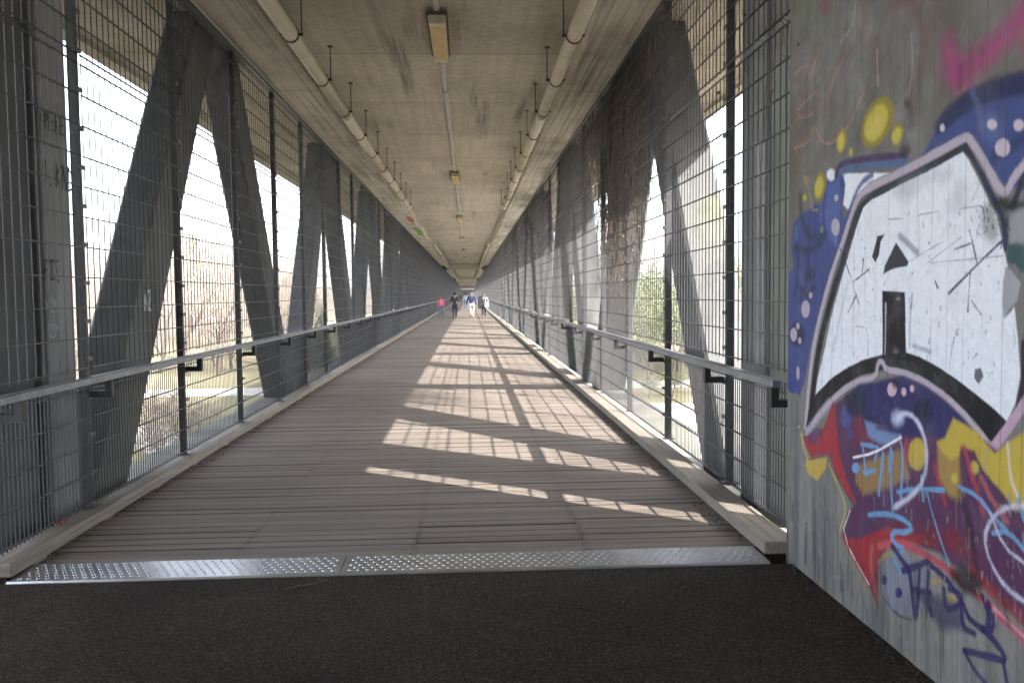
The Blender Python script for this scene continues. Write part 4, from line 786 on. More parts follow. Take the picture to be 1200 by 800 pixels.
('S',(92,160,216),0.95,0.0038,0.0094,[(3.175,0.838),(3.058,0.832),(2.953,0.776),(2.878,0.747)]),
('S',(92,160,216),0.95,0.0036,0.009,[(2.956,0.719),(2.869,0.75),(2.761,0.698)]),
('S',(92,160,216),0.95,0.0035,0.0073,[(2.827,0.887),(2.787,0.808)]),
('P',(92,160,216),1,0.004,[(4.014,0.74),(4.016,0.731),(4.022,0.722),(4.031,0.715),(4.042,0.708),(4.055,0.704),(4.067,0.703),(4.079,0.704),(4.089,0.708),(4.095,0.715),(4.097,0.723),(4.095,0.732),(4.089,0.741),(4.08,0.749),(4.069,0.755),(4.056,0.759),(4.043,0.76),(4.032,0.758),(4.023,0.754),(4.017,0.748)]),
('S',(238,238,245),1,0.0032,0.0064,[(4.084,0.777),(3.873,0.838),(3.623,0.956)]),
('S',(206,212,240),0.85,0.0091,0.011,[(3.655,1.034),(3.597,1.069),(3.511,1.062),(3.435,1.002),(3.405,0.911),(3.429,0.809),(3.515,0.724),(3.674,0.632)]),
('P',(196,204,240),0.7,0.02,[(3.603,1.042),(3.606,1.032),(3.613,1.023),(3.624,1.014),(3.638,1.008),(3.654,1.004),(3.671,1.003),(3.685,1.005),(3.697,1.01),(3.705,1.017),(3.708,1.027),(3.706,1.036),(3.699,1.046),(3.687,1.054),(3.672,1.061),(3.656,1.064),(3.64,1.065),(3.625,1.063),(3.614,1.058),(3.606,1.051)]),
('S',(206,206,238),0.85,0.0076,0.0076,[(2.745,0.872),(2.872,0.84),(2.968,0.772),(3.011,0.684),(2.972,0.607),(2.881,0.544),(2.733,0.525)]),
('S',(222,214,216),0.75,0.0075,0.0075,[(2.884,1.056),(2.866,0.939),(2.827,0.887)]),
('S',(206,206,238),0.8,0.006,0.006,[(2.978,0.788),(2.895,0.687),(2.764,0.661)]),
('S',(44,30,100),0.92,0.0056,0.0162,[(3.684,0.451),(3.607,0.417),(3.534,0.392),(3.517,0.315),(3.486,0.207)]),
('S',(44,30,100),0.92,0.0055,0.0159,[(3.591,0.373),(3.492,0.42),(3.398,0.472)]),
('S',(44,30,100),0.92,0.0054,0.013,[(3.451,0.441),(3.462,0.334),(3.472,0.22)]),
('S',(44,30,100),0.92,0.0053,0.0127,[(3.384,0.441),(3.394,0.322),(3.353,0.265)]),
('S',(44,30,100),0.92,0.0054,0.013,[(3.517,0.315),(3.368,0.353)]),
('S',(44,30,100),0.92,0.0051,0.0147,[(3.398,0.472),(3.258,0.454),(3.15,0.403),(3.092,0.351)]),
('S',(44,30,100),0.92,0.005,0.0121,[(3.268,0.402),(3.254,0.32),(3.16,0.372),(3.139,0.43),(3.232,0.415)]),
('S',(44,30,100),0.92,0.0049,0.0142,[(3.149,0.397),(3.135,0.298),(3.057,0.306)]),
('S',(44,30,100),0.92,0.0047,0.0138,[(3.092,0.351),(2.984,0.335),(2.966,0.413),(3.009,0.461)]),
('S',(44,30,100),0.92,0.0047,0.0112,[(2.954,0.36),(2.935,0.399),(2.977,0.456)]),
('S',(44,30,100),0.92,0.0047,0.0136,[(3.015,0.345),(2.912,0.324),(2.862,0.283),(2.981,0.253),(3.121,0.213)]),
('S',(44,30,100),0.92,0.0048,0.0116,[(3.121,0.213),(3.052,0.166),(2.957,0.142)]),
('S',(44,30,100),0.92,0.0045,0.0109,[(2.881,0.274),(2.859,0.207)]),
('P',(44,32,92),0.72,0.02,[(3.503,0.32),(3.127,0.401),(3.123,0.286),(3.3,0.232)]),
('S',(48,48,50),0.35,0.0099,0.0049,[(4.813,0.965),(4.816,0.516)]),
('S',(48,48,50),0.4,0.01,0.0038,[(4.892,0.995),(4.899,0.701)]),
('S',(48,48,50),0.45,0.0091,0.0091,[(4.424,0.555),(4.401,0.052)]),
('S',(48,48,50),0.3,0.0094,0.0188,[(4.544,0.385),(4.55,0.145)]),
('S',(48,48,50),0.5,0.0078,0.0039,[(3.722,0.144),(3.714,-0.151)]),
('S',(48,48,50),0.4,0.0073,0.0091,[(3.486,0.207),(3.48,0.03)]),
('S',(48,48,50),0.4,0.0099,0.0049,[(4.791,0.521),(4.795,0.12)]),
('S',(48,48,50),0.5,0.0091,0.0068,[(4.422,0.486),(4.355,0.411),(4.419,0.371)]),
('S',(48,48,50),0.25,0.0082,0.0184,[(3.976,0.154),(3.883,-0.02)]),
('S',(150,90,95),0.4,0.005,0.003,[(4.878,0.982),(4.87,0.605)]),
('S',(40,40,42),0.46656418844993525,0.0083,0.0032,[(3.974,0.309),(3.978,0.126)]),
('S',(40,40,42),0.4762370612154738,0.009,0.0077,[(4.347,0.401),(4.338,0.108)]),
('S',(40,40,42),0.26490692895555545,0.0096,0.0111,[(4.618,0.244),(4.622,-0.02)]),
('S',(40,40,42),0.334799837116707,0.0099,0.0065,[(4.786,0.373),(4.776,0.294)]),
('S',(40,40,42),0.4035703665710806,0.0099,0.0034,[(4.822,0.489),(4.801,0.062)]),
('S',(40,40,42),0.2540278003796656,0.0097,0.0055,[(4.693,0.238),(4.687,0.106)]),
('S',(40,40,42),0.2684856370307435,0.0076,0.0081,[(3.621,0.056),(3.621,-0.003)]),
('S',(40,40,42),0.3538325564299499,0.0079,0.0022,[(3.776,0.225),(3.766,-0.003)]),
('S',(40,40,42),0.3425380764636034,0.0069,0.0042,[(3.267,0.268),(3.258,0.042)]),
('S',(40,40,42),0.34532895198841695,0.0097,0.0074,[(4.688,0.146),(4.677,-0.015)]),
('S',(40,40,42),0.3720617503902756,0.0101,0.0078,[(4.903,0.449),(4.905,0.208)]),
('S',(40,40,42),0.2410452716150752,0.0086,0.0069,[(4.127,0.367),(4.126,0.075)]),
('S',(40,40,42),0.3376713949503535,0.0101,0.0089,[(4.875,0.171),(4.883,-0.025)]),
('S',(40,40,42),0.39050497322364974,0.0093,0.0112,[(4.476,0.164),(4.472,-0.015)]),
('S',(40,40,42),0.3456771110948959,0.0094,0.0041,[(4.573,0.472),(4.558,0.077)]),
('S',(40,40,42),0.5082691037695806,0.0102,0.0061,[(4.952,0.168),(4.958,0.085)]),
('S',(40,40,42),0.5935260276822809,0.01,0.0125,[(4.871,0.344),(4.869,0.259)]),
('S',(40,40,42),0.5327817120535386,0.0088,0.0078,[(4.251,0.383),(4.25,0.139)]),
('S',(40,40,42),0.3050712307826608,0.0082,0.0099,[(3.969,0.296),(3.959,0.185)]),
('S',(40,40,42),0.31132201650739055,0.0089,0.0107,[(4.313,0.426),(4.305,0.124)]),
('S',(40,40,42),0.3140082523852005,0.0076,0.0038,[(3.612,0.118),(3.606,-0.001)]),
('S',(40,40,42),0.3681291405510258,0.0096,0.0047,[(4.653,0.461),(4.646,0.032)]),
('S',(40,40,42),0.5679736433518323,0.008,0.0097,[(3.834,0.287),(3.824,0.102)]),
('S',(40,40,42),0.5156931257217876,0.0079,0.0066,[(3.792,0.394),(3.79,0.224)]),
('S',(40,40,42),0.20684480574371517,0.0075,0.0072,[(3.572,0.249),(3.559,0.001)]),
('S',(40,40,42),0.4139735257630617,0.007,0.0073,[(3.365,0.361),(3.364,0.281)]),
('S',(40,40,42),0.573609369376227,0.0087,0.0082,[(4.187,0.171),(4.182,-0.01)]),
('S',(40,40,42),0.48024757706857196,0.0097,0.0062,[(4.666,0.291),(4.667,0.068)]),
('S',(40,40,42),0.25672345366040383,0.0088,0.003,[(4.248,0.338),(4.244,0.038)]),
('S',(40,40,42),0.5738826526284904,0.0074,0.0046,[(3.541,0.283),(3.542,0.088)]),
('S',(40,40,42),0.4669586407965695,0.0084,0.005,[(4.022,0.11),(4.023,-0.01)]),
('S',(40,40,42),0.34412438680673996,0.0069,0.0037,[(3.298,0.041),(3.301,0.001)]),
('S',(40,40,42),0.40041382283772875,0.0092,0.0087,[(4.458,0.459),(4.461,0.226)]),
('S',(40,40,42),0.29995051759532554,0.0078,0.0056,[(3.764,0.369),(3.749,0.065)]),
('S',(40,40,42),0.5045191251989368,0.0092,0.0059,[(4.439,0.282),(4.429,-0.013)]),
('S',(40,40,42),0.4723132679225723,0.0069,0.0041,[(3.27,0.23),(3.263,0.095)]),
('S',(40,40,42),0.322878850014079,0.0082,0.0032,[(3.928,0.184),(3.928,-0.008)]),
('S',(40,40,42),0.5214431356334254,0.0091,0.0049,[(4.383,0.054),(4.372,-0.01)]),
('S',(40,40,42),0.558888982555884,0.0086,0.0049,[(4.127,0.411),(4.127,0.136)]),
('S',(40,40,42),0.5137340825152964,0.0072,0.0048,[(3.43,0.258),(3.425,0.133)]),
('S',(40,40,42),0.353860091983943,0.0085,0.0055,[(4.089,0.197),(4.08,0.08)]),
('S',(40,40,42),0.5884162374374575,0.0093,0.0072,[(4.484,0.152),(4.49,-0.018)]),
('S',(40,40,42),0.3435176878580286,0.0071,0.007,[(3.393,0.332),(3.393,0.24)]),
('S',(40,40,42),0.28448299988807235,0.0071,0.0081,[(3.404,0.337),(3.406,0.197)]),
('S',(40,40,42),0.265303484192137,0.0102,0.0099,[(4.935,0.118),(4.938,-0.023)]),
('S',(40,40,42),0.544868195121651,0.0094,0.0081,[(4.53,0.18),(4.535,-0.019)]),
('S',(40,40,42),0.41102814676227994,0.0081,0.0073,[(3.87,0.217),(3.859,0.004)]),
('S',(40,40,42),0.4536265010844784,0.0078,0.005,[(3.715,0.219),(3.711,0.008)]),
('S',(40,40,42),0.5699449573607889,0.0075,0.0056,[(3.598,0.142),(3.589,0.001)]),
('S',(40,40,42),0.3707334743403441,0.0069,0.0045,[(3.291,0.276),(3.282,0.027)]),
('S',(40,40,42),0.2249544180384322,0.0072,0.0026,[(3.43,0.084),(3.433,0.012)]),
('S',(40,40,42),0.24526964928687384,0.0102,0.0096,[(4.948,0.159),(4.941,-0.021)]),
('S',(40,40,42),0.5798460602093842,0.0069,0.0019,[(3.287,0.298),(3.281,0.002)]),
('S',(40,40,42),0.5027224312327201,0.0083,0.0056,[(3.968,0.121),(3.963,-0.007)]),
('S',(40,40,42),0.44274104934134073,0.0091,0.011,[(4.405,0.073),(4.392,-0.01)]),
('S',(40,40,42),0.31927061415450836,0.007,0.0082,[(3.315,0.165),(3.308,0.003)]),
('S',(40,40,42),0.3929687572596283,0.0102,0.01,[(4.937,0.148),(4.924,-0.019)]),
('S',(40,40,42),0.54494174385603,0.0088,0.0108,[(4.213,0.202),(4.21,0.071)]),
('S',(40,40,42),0.3446663441191456,0.0078,0.0037,[(3.733,0.246),(3.728,0.006)]),
('S',(40,40,42),0.58092031312092,0.0096,0.0096,[(4.661,0.294),(4.662,0.067)]),
('S',(52,48,44),0.20184698036910909,0.0232,0.021,[(4.623,2.668),(4.613,2.514)]),
('S',(96,74,66),0.422036632144962,0.0196,0.0256,[(3.899,2.749),(3.873,2.611)]),
('S',(74,66,60),0.43210512471721185,0.0237,0.0233,[(4.724,2.77),(4.711,2.56)]),
('S',(52,48,44),0.16285173859239482,0.0226,0.0149,[(4.509,2.909),(4.502,2.714)]),
('S',(74,66,60),0.3929321888510018,0.0181,0.0252,[(3.586,2.36),(3.577,2.298)]),
('S',(74,66,60),0.20631228803750062,0.019,0.0114,[(3.77,2.726),(3.786,2.661)]),
('S',(96,74,66),0.28753424837989183,0.0221,0.0294,[(4.383,2.608),(4.387,2.484)]),
('S',(74,66,60),0.22175699157321374,0.0198,0.0174,[(3.935,2.522),(3.921,2.401)]),
('S',(96,74,66),0.25658310144914054,0.017,0.0108,[(3.346,2.434),(3.359,2.284)]),
('S',(96,74,66),0.42073392006930366,0.0159,0.0074,[(3.15,2.492),(3.136,2.404)]),
('S',(52,48,44),0.39929295715347446,0.0203,0.0093,[(4.049,2.823),(4.048,2.698)]),
('S',(52,48,44),0.30364760642560823,0.0212,0.0135,[(4.221,2.905),(4.243,2.837)]),
('S',(96,74,66),0.4295390724172149,0.0156,0.0137,[(3.079,2.477),(3.082,2.423)]),
('S',(60,48,42),0.3874178996065034,0.0151,0.0089,[(2.975,2.275),(2.969,2.136)]),
('S',(74,66,60),0.4392801132152282,0.0231,0.0213,[(4.605,2.746),(4.58,2.684)]),
('S',(52,48,44),0.257756562176846,0.0206,0.0153,[(4.069,2.386),(4.087,2.198)]),
('S',(52,48,44),0.31320029051925136,0.0182,0.0224,[(3.598,2.526),(3.598,2.361)]),
('S',(96,74,66),0.44712503026046213,0.0245,0.0133,[(4.88,2.684),(4.883,2.481)]),
('S',(60,48,42),0.4107501386550816,0.0163,0.0165,[(3.213,2.445),(3.215,2.377)]),
('S',(60,48,42),0.1844442016831716,0.0236,0.028,[(4.697,3.111),(4.727,3.046)]),
('S',(74,66,60),0.20311478498939575,0.0159,0.0193,[(3.153,2.439),(3.136,2.281)]),
('S',(74,66,60),0.23475163010823433,0.0215,0.0199,[(4.277,2.801),(4.261,2.627)]),
('S',(96,74,66),0.27971930970745007,0.0157,0.0179,[(3.094,2.309),(3.099,2.16)]),
('S',(96,74,66),0.17820345151357112,0.015,0.0126,[(2.953,2.452),(2.954,2.384)]),
('S',(60,48,42),0.23960626115709222,0.0178,0.0224,[(3.515,2.517),(3.518,2.351)]),
('S',(74,66,60),0.4153243663646331,0.0238,0.0094,[(4.774,2.999),(4.737,2.827)]),
('S',(150,148,146),0.5697375218610846,0.0021,0.0014,[(3.362,0.773),(3.362,0.744)]),
('S',(150,148,146),0.599867679060643,0.0018,0.0022,[(2.831,0.561),(2.832,0.521)]),
('S',(150,148,146),0.9173640341426272,0.0021,0.0034,[(3.419,0.758),(3.415,0.738)]),
('S',(150,148,146),0.7821390210859085,0.0018,0.0027,[(2.919,0.832),(2.915,0.811)]),
('S',(150,148,146),0.802265655432413,0.0018,0.0022,[(2.868,0.896),(2.87,0.863)]),
('S',(150,148,146),0.8894678765832875,0.002,0.0025,[(3.162,0.827),(3.162,0.776)]),
('S',(150,148,146),0.8816198397006356,0.0018,0.0022,[(2.841,0.668),(2.84,0.625)]),
('S',(150,148,146),0.6373002183947325,0.0019,0.0031,[(3.059,0.674),(3.064,0.656)]),
('S',(150,148,146),0.9487754933774506,0.0019,0.0016,[(3.107,0.639),(3.108,0.614)]),
('S',(150,148,146),0.6601238395733084,0.0021,0.0032,[(3.383,0.465),(3.384,0.441)]),
('S',(150,148,146),0.7769444338079137,0.0022,0.0019,[(3.523,0.661),(3.524,0.612)]),
('S',(150,148,146),0.8137813466576833,0.0021,0.0036,[(3.409,0.557),(3.402,0.546)]),
('S',(150,148,146),0.6300484105553794,0.0019,0.0033,[(2.952,0.438),(2.949,0.429)]),
('S',(150,148,146),0.6998640077665291,0.0018,0.0014,[(2.906,0.786),(2.907,0.769)]),
('S',(150,148,146),0.5201587368149564,0.0018,0.0014,[(2.811,0.793),(2.808,0.784)]),
('S',(150,148,146),0.9417868922893444,0.002,0.0023,[(3.249,0.697),(3.252,0.681)]),
('S',(150,148,146),0.8045722029118125,0.0022,0.0017,[(3.528,0.762),(3.534,0.742)]),
('S',(150,148,146),0.5550229659354888,0.002,0.0024,[(3.145,0.746),(3.141,0.694)]),
('S',(150,148,146),0.6895494326917525,0.0021,0.0019,[(3.351,0.602),(3.346,0.591)]),
('S',(150,148,146),0.614477147638979,0.0018,0.0016,[(2.894,0.688),(2.896,0.677)]),
('S',(150,148,146),0.7942880600087653,0.0018,0.0028,[(2.792,0.764),(2.788,0.721)]),
('S',(150,148,146),0.8932128023917763,0.002,0.0034,[(3.145,0.829),(3.14,0.811)]),
('S',(150,148,146),0.7891222643983864,0.002,0.0033,[(3.264,0.49),(3.263,0.444)]),
('S',(150,148,146),0.9152599832153456,0.0019,0.0034,[(3.014,0.556),(3.017,0.534)]),
('S',(150,148,146),0.5200447863166027,0.0018,0.003,[(2.795,0.496),(2.797,0.46)]),
('S',(150,148,146),0.5752695263142417,0.0018,0.0024,[(2.801,0.635),(2.8,0.624)]),
('S',(150,148,146),0.5014728620278676,0.0019,0.0032,[(2.944,0.457),(2.949,0.437)]),
('S',(150,148,146),0.852336378928185,0.0018,0.003,[(2.87,0.881),(2.868,0.841)]),
('S',(150,148,146),0.648789402233758,0.0018,0.0031,[(2.867,0.841),(2.863,0.806)]),
('S',(150,148,146),0.5153824173878292,0.002,0.0026,[(3.156,0.595),(3.156,0.584)]),
('S',(150,148,146),0.6631563573022221,0.0018,0.0028,[(2.869,0.642),(2.869,0.627)]),
('S',(150,148,146),0.8543243671913098,0.0022,0.0021,[(3.494,0.482),(3.497,0.452)]),
('S',(150,148,146),0.8494638070457258,0.002,0.0013,[(3.125,0.653),(3.119,0.608)]),
('S',(150,148,146),0.6901090007512094,0.0021,0.0034,[(3.395,0.651),(3.397,0.601)]),
('S',(150,148,146),0.7224148529538484,0.0018,0.0018,[(2.87,0.852),(2.869,0.837)]),
('S',(150,148,146),0.6403177131297348,0.0018,0.0023,[(2.842,0.601),(2.842,0.592)]),
('S',(150,148,146),0.6104485305773436,0.0019,0.0031,[(2.973,0.672),(2.975,0.659)]),
('S',(150,148,146),0.8045300086871812,0.0018,0.0025,[(2.929,0.434),(2.93,0.398)]),
('S',(150,148,146),0.6375426823014883,0.0018,0.003,[(2.84,0.719),(2.836,0.676)]),
('S',(150,148,146),0.8469689642540339,0.0019,0.002,[(3.049,0.671),(3.046,0.656)]),
('S',(150,148,146),0.8640600169446531,0.0022,0.0017,[(3.457,0.763),(3.451,0.746)]),
('S',(150,148,146),0.779373512770661,0.002,0.0014,[(3.236,0.543),(3.236,0.517)]),
('S',(150,148,146),0.6470026331289132,0.0018,0.0017,[(2.83,0.86),(2.833,0.825)]),
('S',(150,148,146),0.5713095849907448,0.0018,0.0024,[(2.909,0.53),(2.907,0.483)]),
('S',(150,148,146),0.80392843223249,0.0018,0.0027,[(2.81,0.895),(2.808,0.861)]),
('S',(150,148,146),0.6827501348887925,0.0018,0.0024,[(2.897,0.783),(2.891,0.739)]),
('S',(150,148,146),0.6469778540861009,0.0019,0.0026,[(2.985,0.757),(2.979,0.739)]),
('S',(150,148,146),0.8678710828789089,0.0018,0.0017,[(2.85,0.749),(2.85,0.724)]),
('S',(150,148,146),0.811980214733709,0.0022,0.003,[(3.572,0.675),(3.573,0.637)]),
('S',(150,148,146),0.5304723836942609,0.0018,0.0032,[(2.813,0.652),(2.808,0.639)]),
('S',(150,148,146),0.5411026965081968,0.0018,0.0016,[(2.833,0.655),(2.835,0.633)]),
('S',(150,148,146),0.5669271697536111,0.0018,0.0016,[(2.823,0.519),(2.824,0.479)]),
('S',(150,148,146),0.806313364426062,0.0018,0.0022,[(2.823,0.87),(2.817,0.832)]),
('S',(150,148,146),0.5435431662385894,0.0021,0.0013,[(3.331,0.543),(3.333,0.525)]),
('S',(150,148,146),0.6300754347769997,0.0022,0.0037,[(3.468,0.772),(3.463,0.716)]),
('S',(150,148,146),0.8953164225006565,0.0019,0.0028,[(2.96,0.59),(2.957,0.542)]),
('S',(150,148,146),0.7261471352380844,0.0019,0.0015,[(2.985,0.546),(2.98,0.516)]),
('S',(150,148,146),0.8936523370470559,0.002,0.0018,[(3.154,0.84),(3.154,0.823)]),
('S',(150,148,146),0.6740624940236242,0.0019,0.0021,[(2.991,0.474),(2.995,0.449)]),
('S',(90,94,110),0.5429098872716502,0.0012,0.0009,[(3.011,1.906),(3.009,1.888)]),
('S',(90,94,110),0.9427348927612983,0.0015,0.0018,[(3.814,1.999),(3.808,1.994)]),
('S',(90,94,110),0.9168795441475606,0.0013,0.0018,[(3.199,1.449),(3.206,1.441)]),
('S',(120,124,140),0.8000504588264277,0.0012,0.0008,[(2.971,1.715),(2.968,1.703)]),
('S',(120,124,140),0.8125271828239911,0.0012,0.0013,[(3.016,1.48),(3.01,1.479)]),
('S',(60,66,110),0.8023406949726815,0.0012,0.0016,[(2.976,1.335),(2.968,1.323)]),
('S',(90,94,110),0.5194842450352335,0.0017,0.0024,[(4.046,1.401),(4.051,1.387)]),
('S',(60,66,110),0.5357462422693402,0.0016,0.0015,[(3.959,1.756),(3.964,1.754)]),
('S',(90,94,110),0.6065711466961898,0.0012,0.0012,[(2.976,1.275),(2.973,1.273)]),
('S',(120,124,140),0.5170209265234509,0.0012,0.0014,[(2.892,1.358),(2.884,1.346)]),
('S',(90,94,110),0.8522820685184653,0.0012,0.0015,[(3.019,1.722),(3.023,1.709)]),
('S',(120,124,140),0.9749519885611544,0.0012,0.0022,[(2.981,1.302),(2.982,1.295)]),
('S',(120,124,140),0.6317854062054373,0.0016,0.0015,[(3.841,1.775),(3.831,1.771)]),
('S',(90,94,110),0.8101020198022195,0.0013,0.0019,[(3.131,1.872),(3.124,1.853)]),
('S',(50,52,62),0.5039773712144255,0.0016,0.0021,[(3.823,1.471),(3.829,1.452)]),
('S',(50,52,62),0.6483020405070801,0.0014,0.0019,[(3.408,1.891),(3.405,1.887)]),
('S',(60,66,110),0.8779648496458924,0.0017,0.0027,[(4.054,1.281),(4.049,1.275)]),
('S',(50,52,62),0.9931447356570857,0.0014,0.0011,[(3.304,1.493),(3.299,1.478)]),
('S',(60,66,110),0.8366024378819829,0.0017,0.0016,[(4.11,1.895),(4.097,1.871)]),
('S',(120,124,140),0.7393869593790556,0.0014,0.0018,[(3.423,1.327),(3.421,1.309)]),
('S',(60,66,110),0.5906156493459458,0.0013,0.0014,[(3.13,1.354),(3.133,1.338)]),
('S',(120,124,140),0.681839706508719,0.0012,0.0019,[(3.002,1.295),(2.995,1.283)]),
('S',(60,66,110),0.5588887974289687,0.0015,0.0015,[(3.616,1.205),(3.612,1.199)]),
('S',(120,124,140),0.5818675016596455,0.0014,0.0026,[(3.361,1.261),(3.358,1.241)]),
('S',(120,124,140),0.605736788790308,0.0017,0.0018,[(4.185,1.409),(4.182,1.396)]),
('S',(60,66,110),0.5905507573301036,0.0017,0.0023,[(4.065,1.891),(4.062,1.873)]),
('S',(90,94,110),0.8108206132154264,0.0013,0.001,[(3.169,1.92),(3.167,1.91)]),
('S',(50,52,62),0.9641541454037639,0.0013,0.0022,[(3.141,1.56),(3.138,1.552)]),
('S',(60,66,110),0.7720405316059555,0.0015,0.0016,[(3.63,1.512),(3.621,1.491)]),
('S',(90,94,110),0.9938757201990859,0.0014,0.0011,[(3.469,1.878),(3.464,1.859)]),
('S',(60,66,110),0.8545944837544233,0.0017,0.0011,[(4.098,1.302),(4.088,1.281)]),
('S',(50,52,62),0.6045537689425506,0.0016,0.0019,[(3.888,1.483),(3.893,1.475)]),
('S',(120,124,140),0.5224969796935255,0.0012,0.0013,[(2.912,1.337),(2.911,1.336)]),
('S',(120,124,140),0.8944527466329024,0.0015,0.001,[(3.617,1.827),(3.624,1.812)]),
('S',(60,66,110),0.9992928061380342,0.0016,0.001,[(3.866,1.867),(3.878,1.851)]),
('S',(50,52,62),0.8338702439089279,0.0014,0.002,[(3.402,1.646),(3.402,1.642)]),
('S',(90,94,110),0.9457939159274842,0.0013,0.0024,[(3.207,1.895),(3.206,1.885)]),
('S',(60,66,110),0.8008946551203866,0.0013,0.0008,[(3.233,1.849),(3.241,1.837)]),
('S',(90,94,110),0.7623741491232074,0.0013,0.0017,[(3.243,1.392),(3.247,1.379)]),
('S',(60,66,110),0.790299641184374,0.0016,0.0021,[(3.9,1.605),(3.908,1.602)]),
('S',(120,124,140),0.9717777532812748,0.0013,0.0011,[(3.198,1.429),(3.204,1.425)]),
('S',(50,52,62),0.6345381824987762,0.0012,0.0021,[(3.022,1.45),(3.027,1.439)]),
('S',(90,94,110),0.5882467494952075,0.0016,0.0012,[(3.79,1.258),(3.778,1.243)]),
('S',(90,94,110),0.6114264500043882,0.0017,0.0016,[(4.182,1.253),(4.168,1.252)]),
('S',(50,52,62),0.7538984980026069,0.0015,0.0016,[(3.787,1.639),(3.798,1.621)]),
('S',(60,66,110),0.7788590014824506,0.0015,0.0027,[(3.549,1.673),(3.552,1.668)]),
('S',(120,124,140),0.7864058360995645,0.0013,0.0016,[(3.217,1.94),(3.209,1.931)]),
('S',(120,124,140),0.762486089805971,0.0013,0.002,[(3.154,1.663),(3.161,1.66)]),
('S',(120,124,140),0.6588595561732944,0.0016,0.0024,[(3.974,1.645),(3.963,1.634)]),
('S',(120,124,140),0.9899974521595107,0.0012,0.002,[(2.973,1.848),(2.97,1.83)]),
('S',(90,94,110),0.9621678383192485,0.0013,0.0013,[(3.157,1.324),(3.16,1.311)]),
('S',(90,94,110),0.807081092836506,0.0012,0.002,[(2.997,1.502),(3.0,1.489)]),
('S',(60,66,110),0.7472699018776872,0.0012,0.0022,[(2.956,1.627),(2.951,1.617)]),
('S',(90,94,110),0.5705461253713089,0.0015,0.0016,[(3.605,1.285),(3.61,1.268)]),
('S',(90,94,110),0.9849956016619685,0.0014,0.0025,[(3.339,1.47),(3.334,1.45)]),
('S',(60,66,110),0.8711809284883418,0.0014,0.002,[(3.406,1.397),(3.411,1.379)]),
('S',(60,66,110),0.7297538181967382,0.0016,0.0023,[(3.869,1.465),(3.867,1.459)]),
('S',(50,52,62),0.9085496639014776,0.0017,0.0029,[(4.203,1.836),(4.201,1.826)]),
('S',(90,94,110),0.61239510578326,0.0017,0.0027,[(4.106,1.981),(4.118,1.97)]),
('S',(90,94,110),0.6098902037559326,0.0016,0.001,[(3.905,2.011),(3.906,2.005)]),
('S',(50,52,62),0.8300685459188955,0.0014,0.002,[(3.329,1.532),(3.327,1.517)]),
('S',(60,66,110),0.9386389992372905,0.0017,0.0019,[(4.083,1.16),(4.091,1.137)]),
('S',(60,66,110),0.9226749731111461,0.0014,0.0022,[(3.439,1.674),(3.433,1.671)]),
('S',(60,66,110),0.5854170327794017,0.0014,0.001,[(3.51,1.342),(3.506,1.322)]),
('S',(120,124,140),0.6235036583815259,0.0012,0.0017,[(2.954,1.606),(2.957,1.597)]),
('S',(50,52,62),0.8927943666529372,0.0015,0.0022,[(3.556,1.54),(3.564,1.52)]),
('S',(120,124,140),0.8308364731959166,0.0016,0.0012,[(3.861,1.222),(3.869,1.22)]),
('S',(50,52,62),0.515558544846641,0.0014,0.0017,[(3.355,1.904),(3.351,1.887)]),
('S',(90,94,110),0.5583273575137835,0.0017,0.0016,[(4.193,1.806),(4.196,1.799)]),
('S',(90,94,110),0.868038637531687,0.0015,0.0021,[(3.749,1.916),(3.744,1.913)]),
('S',(90,94,110),0.582467376989358,0.0013,0.002,[(3.125,1.346),(3.127,1.336)]),
('S',(50,52,62),0.5639473371565753,0.0016,0.0013,[(3.829,1.397),(3.832,1.385)]),
('S',(60,66,110),0.9027849043140743,0.0013,0.0015,[(3.058,1.622),(3.062,1.615)]),
('S',(120,124,140),0.8484754933599272,0.0013,0.0016,[(3.227,1.411),(3.231,1.393)]),
('S',(120,124,140),0.754107776609287,0.0016,0.0014,[(4.025,1.764),(4.028,1.762)]),
('S',(90,94,110),0.5956065932988618,0.0015,0.0023,[(3.666,1.487),(3.666,1.477)]),
('S',(60,66,110),0.8892269763718649,0.0015,0.002,[(3.655,1.824),(3.65,1.821)]),
('S',(60,66,110),0.5633740066529138,0.0014,0.001,[(3.388,1.713),(3.383,1.696)]),
('S',(60,66,110),0.6941073750632398,0.0015,0.0012,[(3.596,1.709),(3.597,1.707)]),
('S',(120,124,140),0.7648078328456107,0.0013,0.0014,[(3.108,1.438),(3.106,1.42)]),
('S',(90,94,110),0.5314275677992106,0.0016,0.0023,[(3.888,1.756),(3.879,1.734)]),
('S',(60,66,110),0.7155918345107751,0.0013,0.0013,[(3.209,1.744),(3.214,1.741)]),
('S',(50,52,62),0.777856429858818,0.0012,0.0021,[(2.945,1.841),(2.941,1.837)]),
('S',(120,124,140),0.5855187955643477,0.0013,0.0009,[(3.265,1.761),(3.268,1.746)]),
('S',(120,124,140),0.9282982918065008,0.0015,0.0019,[(3.583,1.934),(3.588,1.921)]),
('S',(60,66,110),0.9862343683450017,0.0014,0.0016,[(3.426,1.513),(3.427,1.503)]),
('S',(120,124,140),0.7573631077036105,0.0014,0.0013,[(3.318,1.265),(3.32,1.25)]),
('S',(90,94,110),0.6478690057870464,0.0013,0.0019,[(3.263,1.631),(3.26,1.629)]),
('S',(50,52,62),0.5307426725557636,0.0015,0.0024,[(3.573,1.564),(3.574,1.547)]),
('S',(50,52,62),0.7991930025666649,0.0012,0.0023,[(3.039,1.827),(3.032,1.821)]),
('S',(120,124,140),0.6109542096405766,0.0014,0.0016,[(3.486,1.473),(3.49,1.461)]),
('S',(90,94,110),0.6008779051861317,0.0016,0.0012,[(3.944,1.299),(3.944,1.287)]),
('S',(120,124,140),0.6643782904989914,0.0015,0.0024,[(3.762,1.502),(3.77,1.497)]),
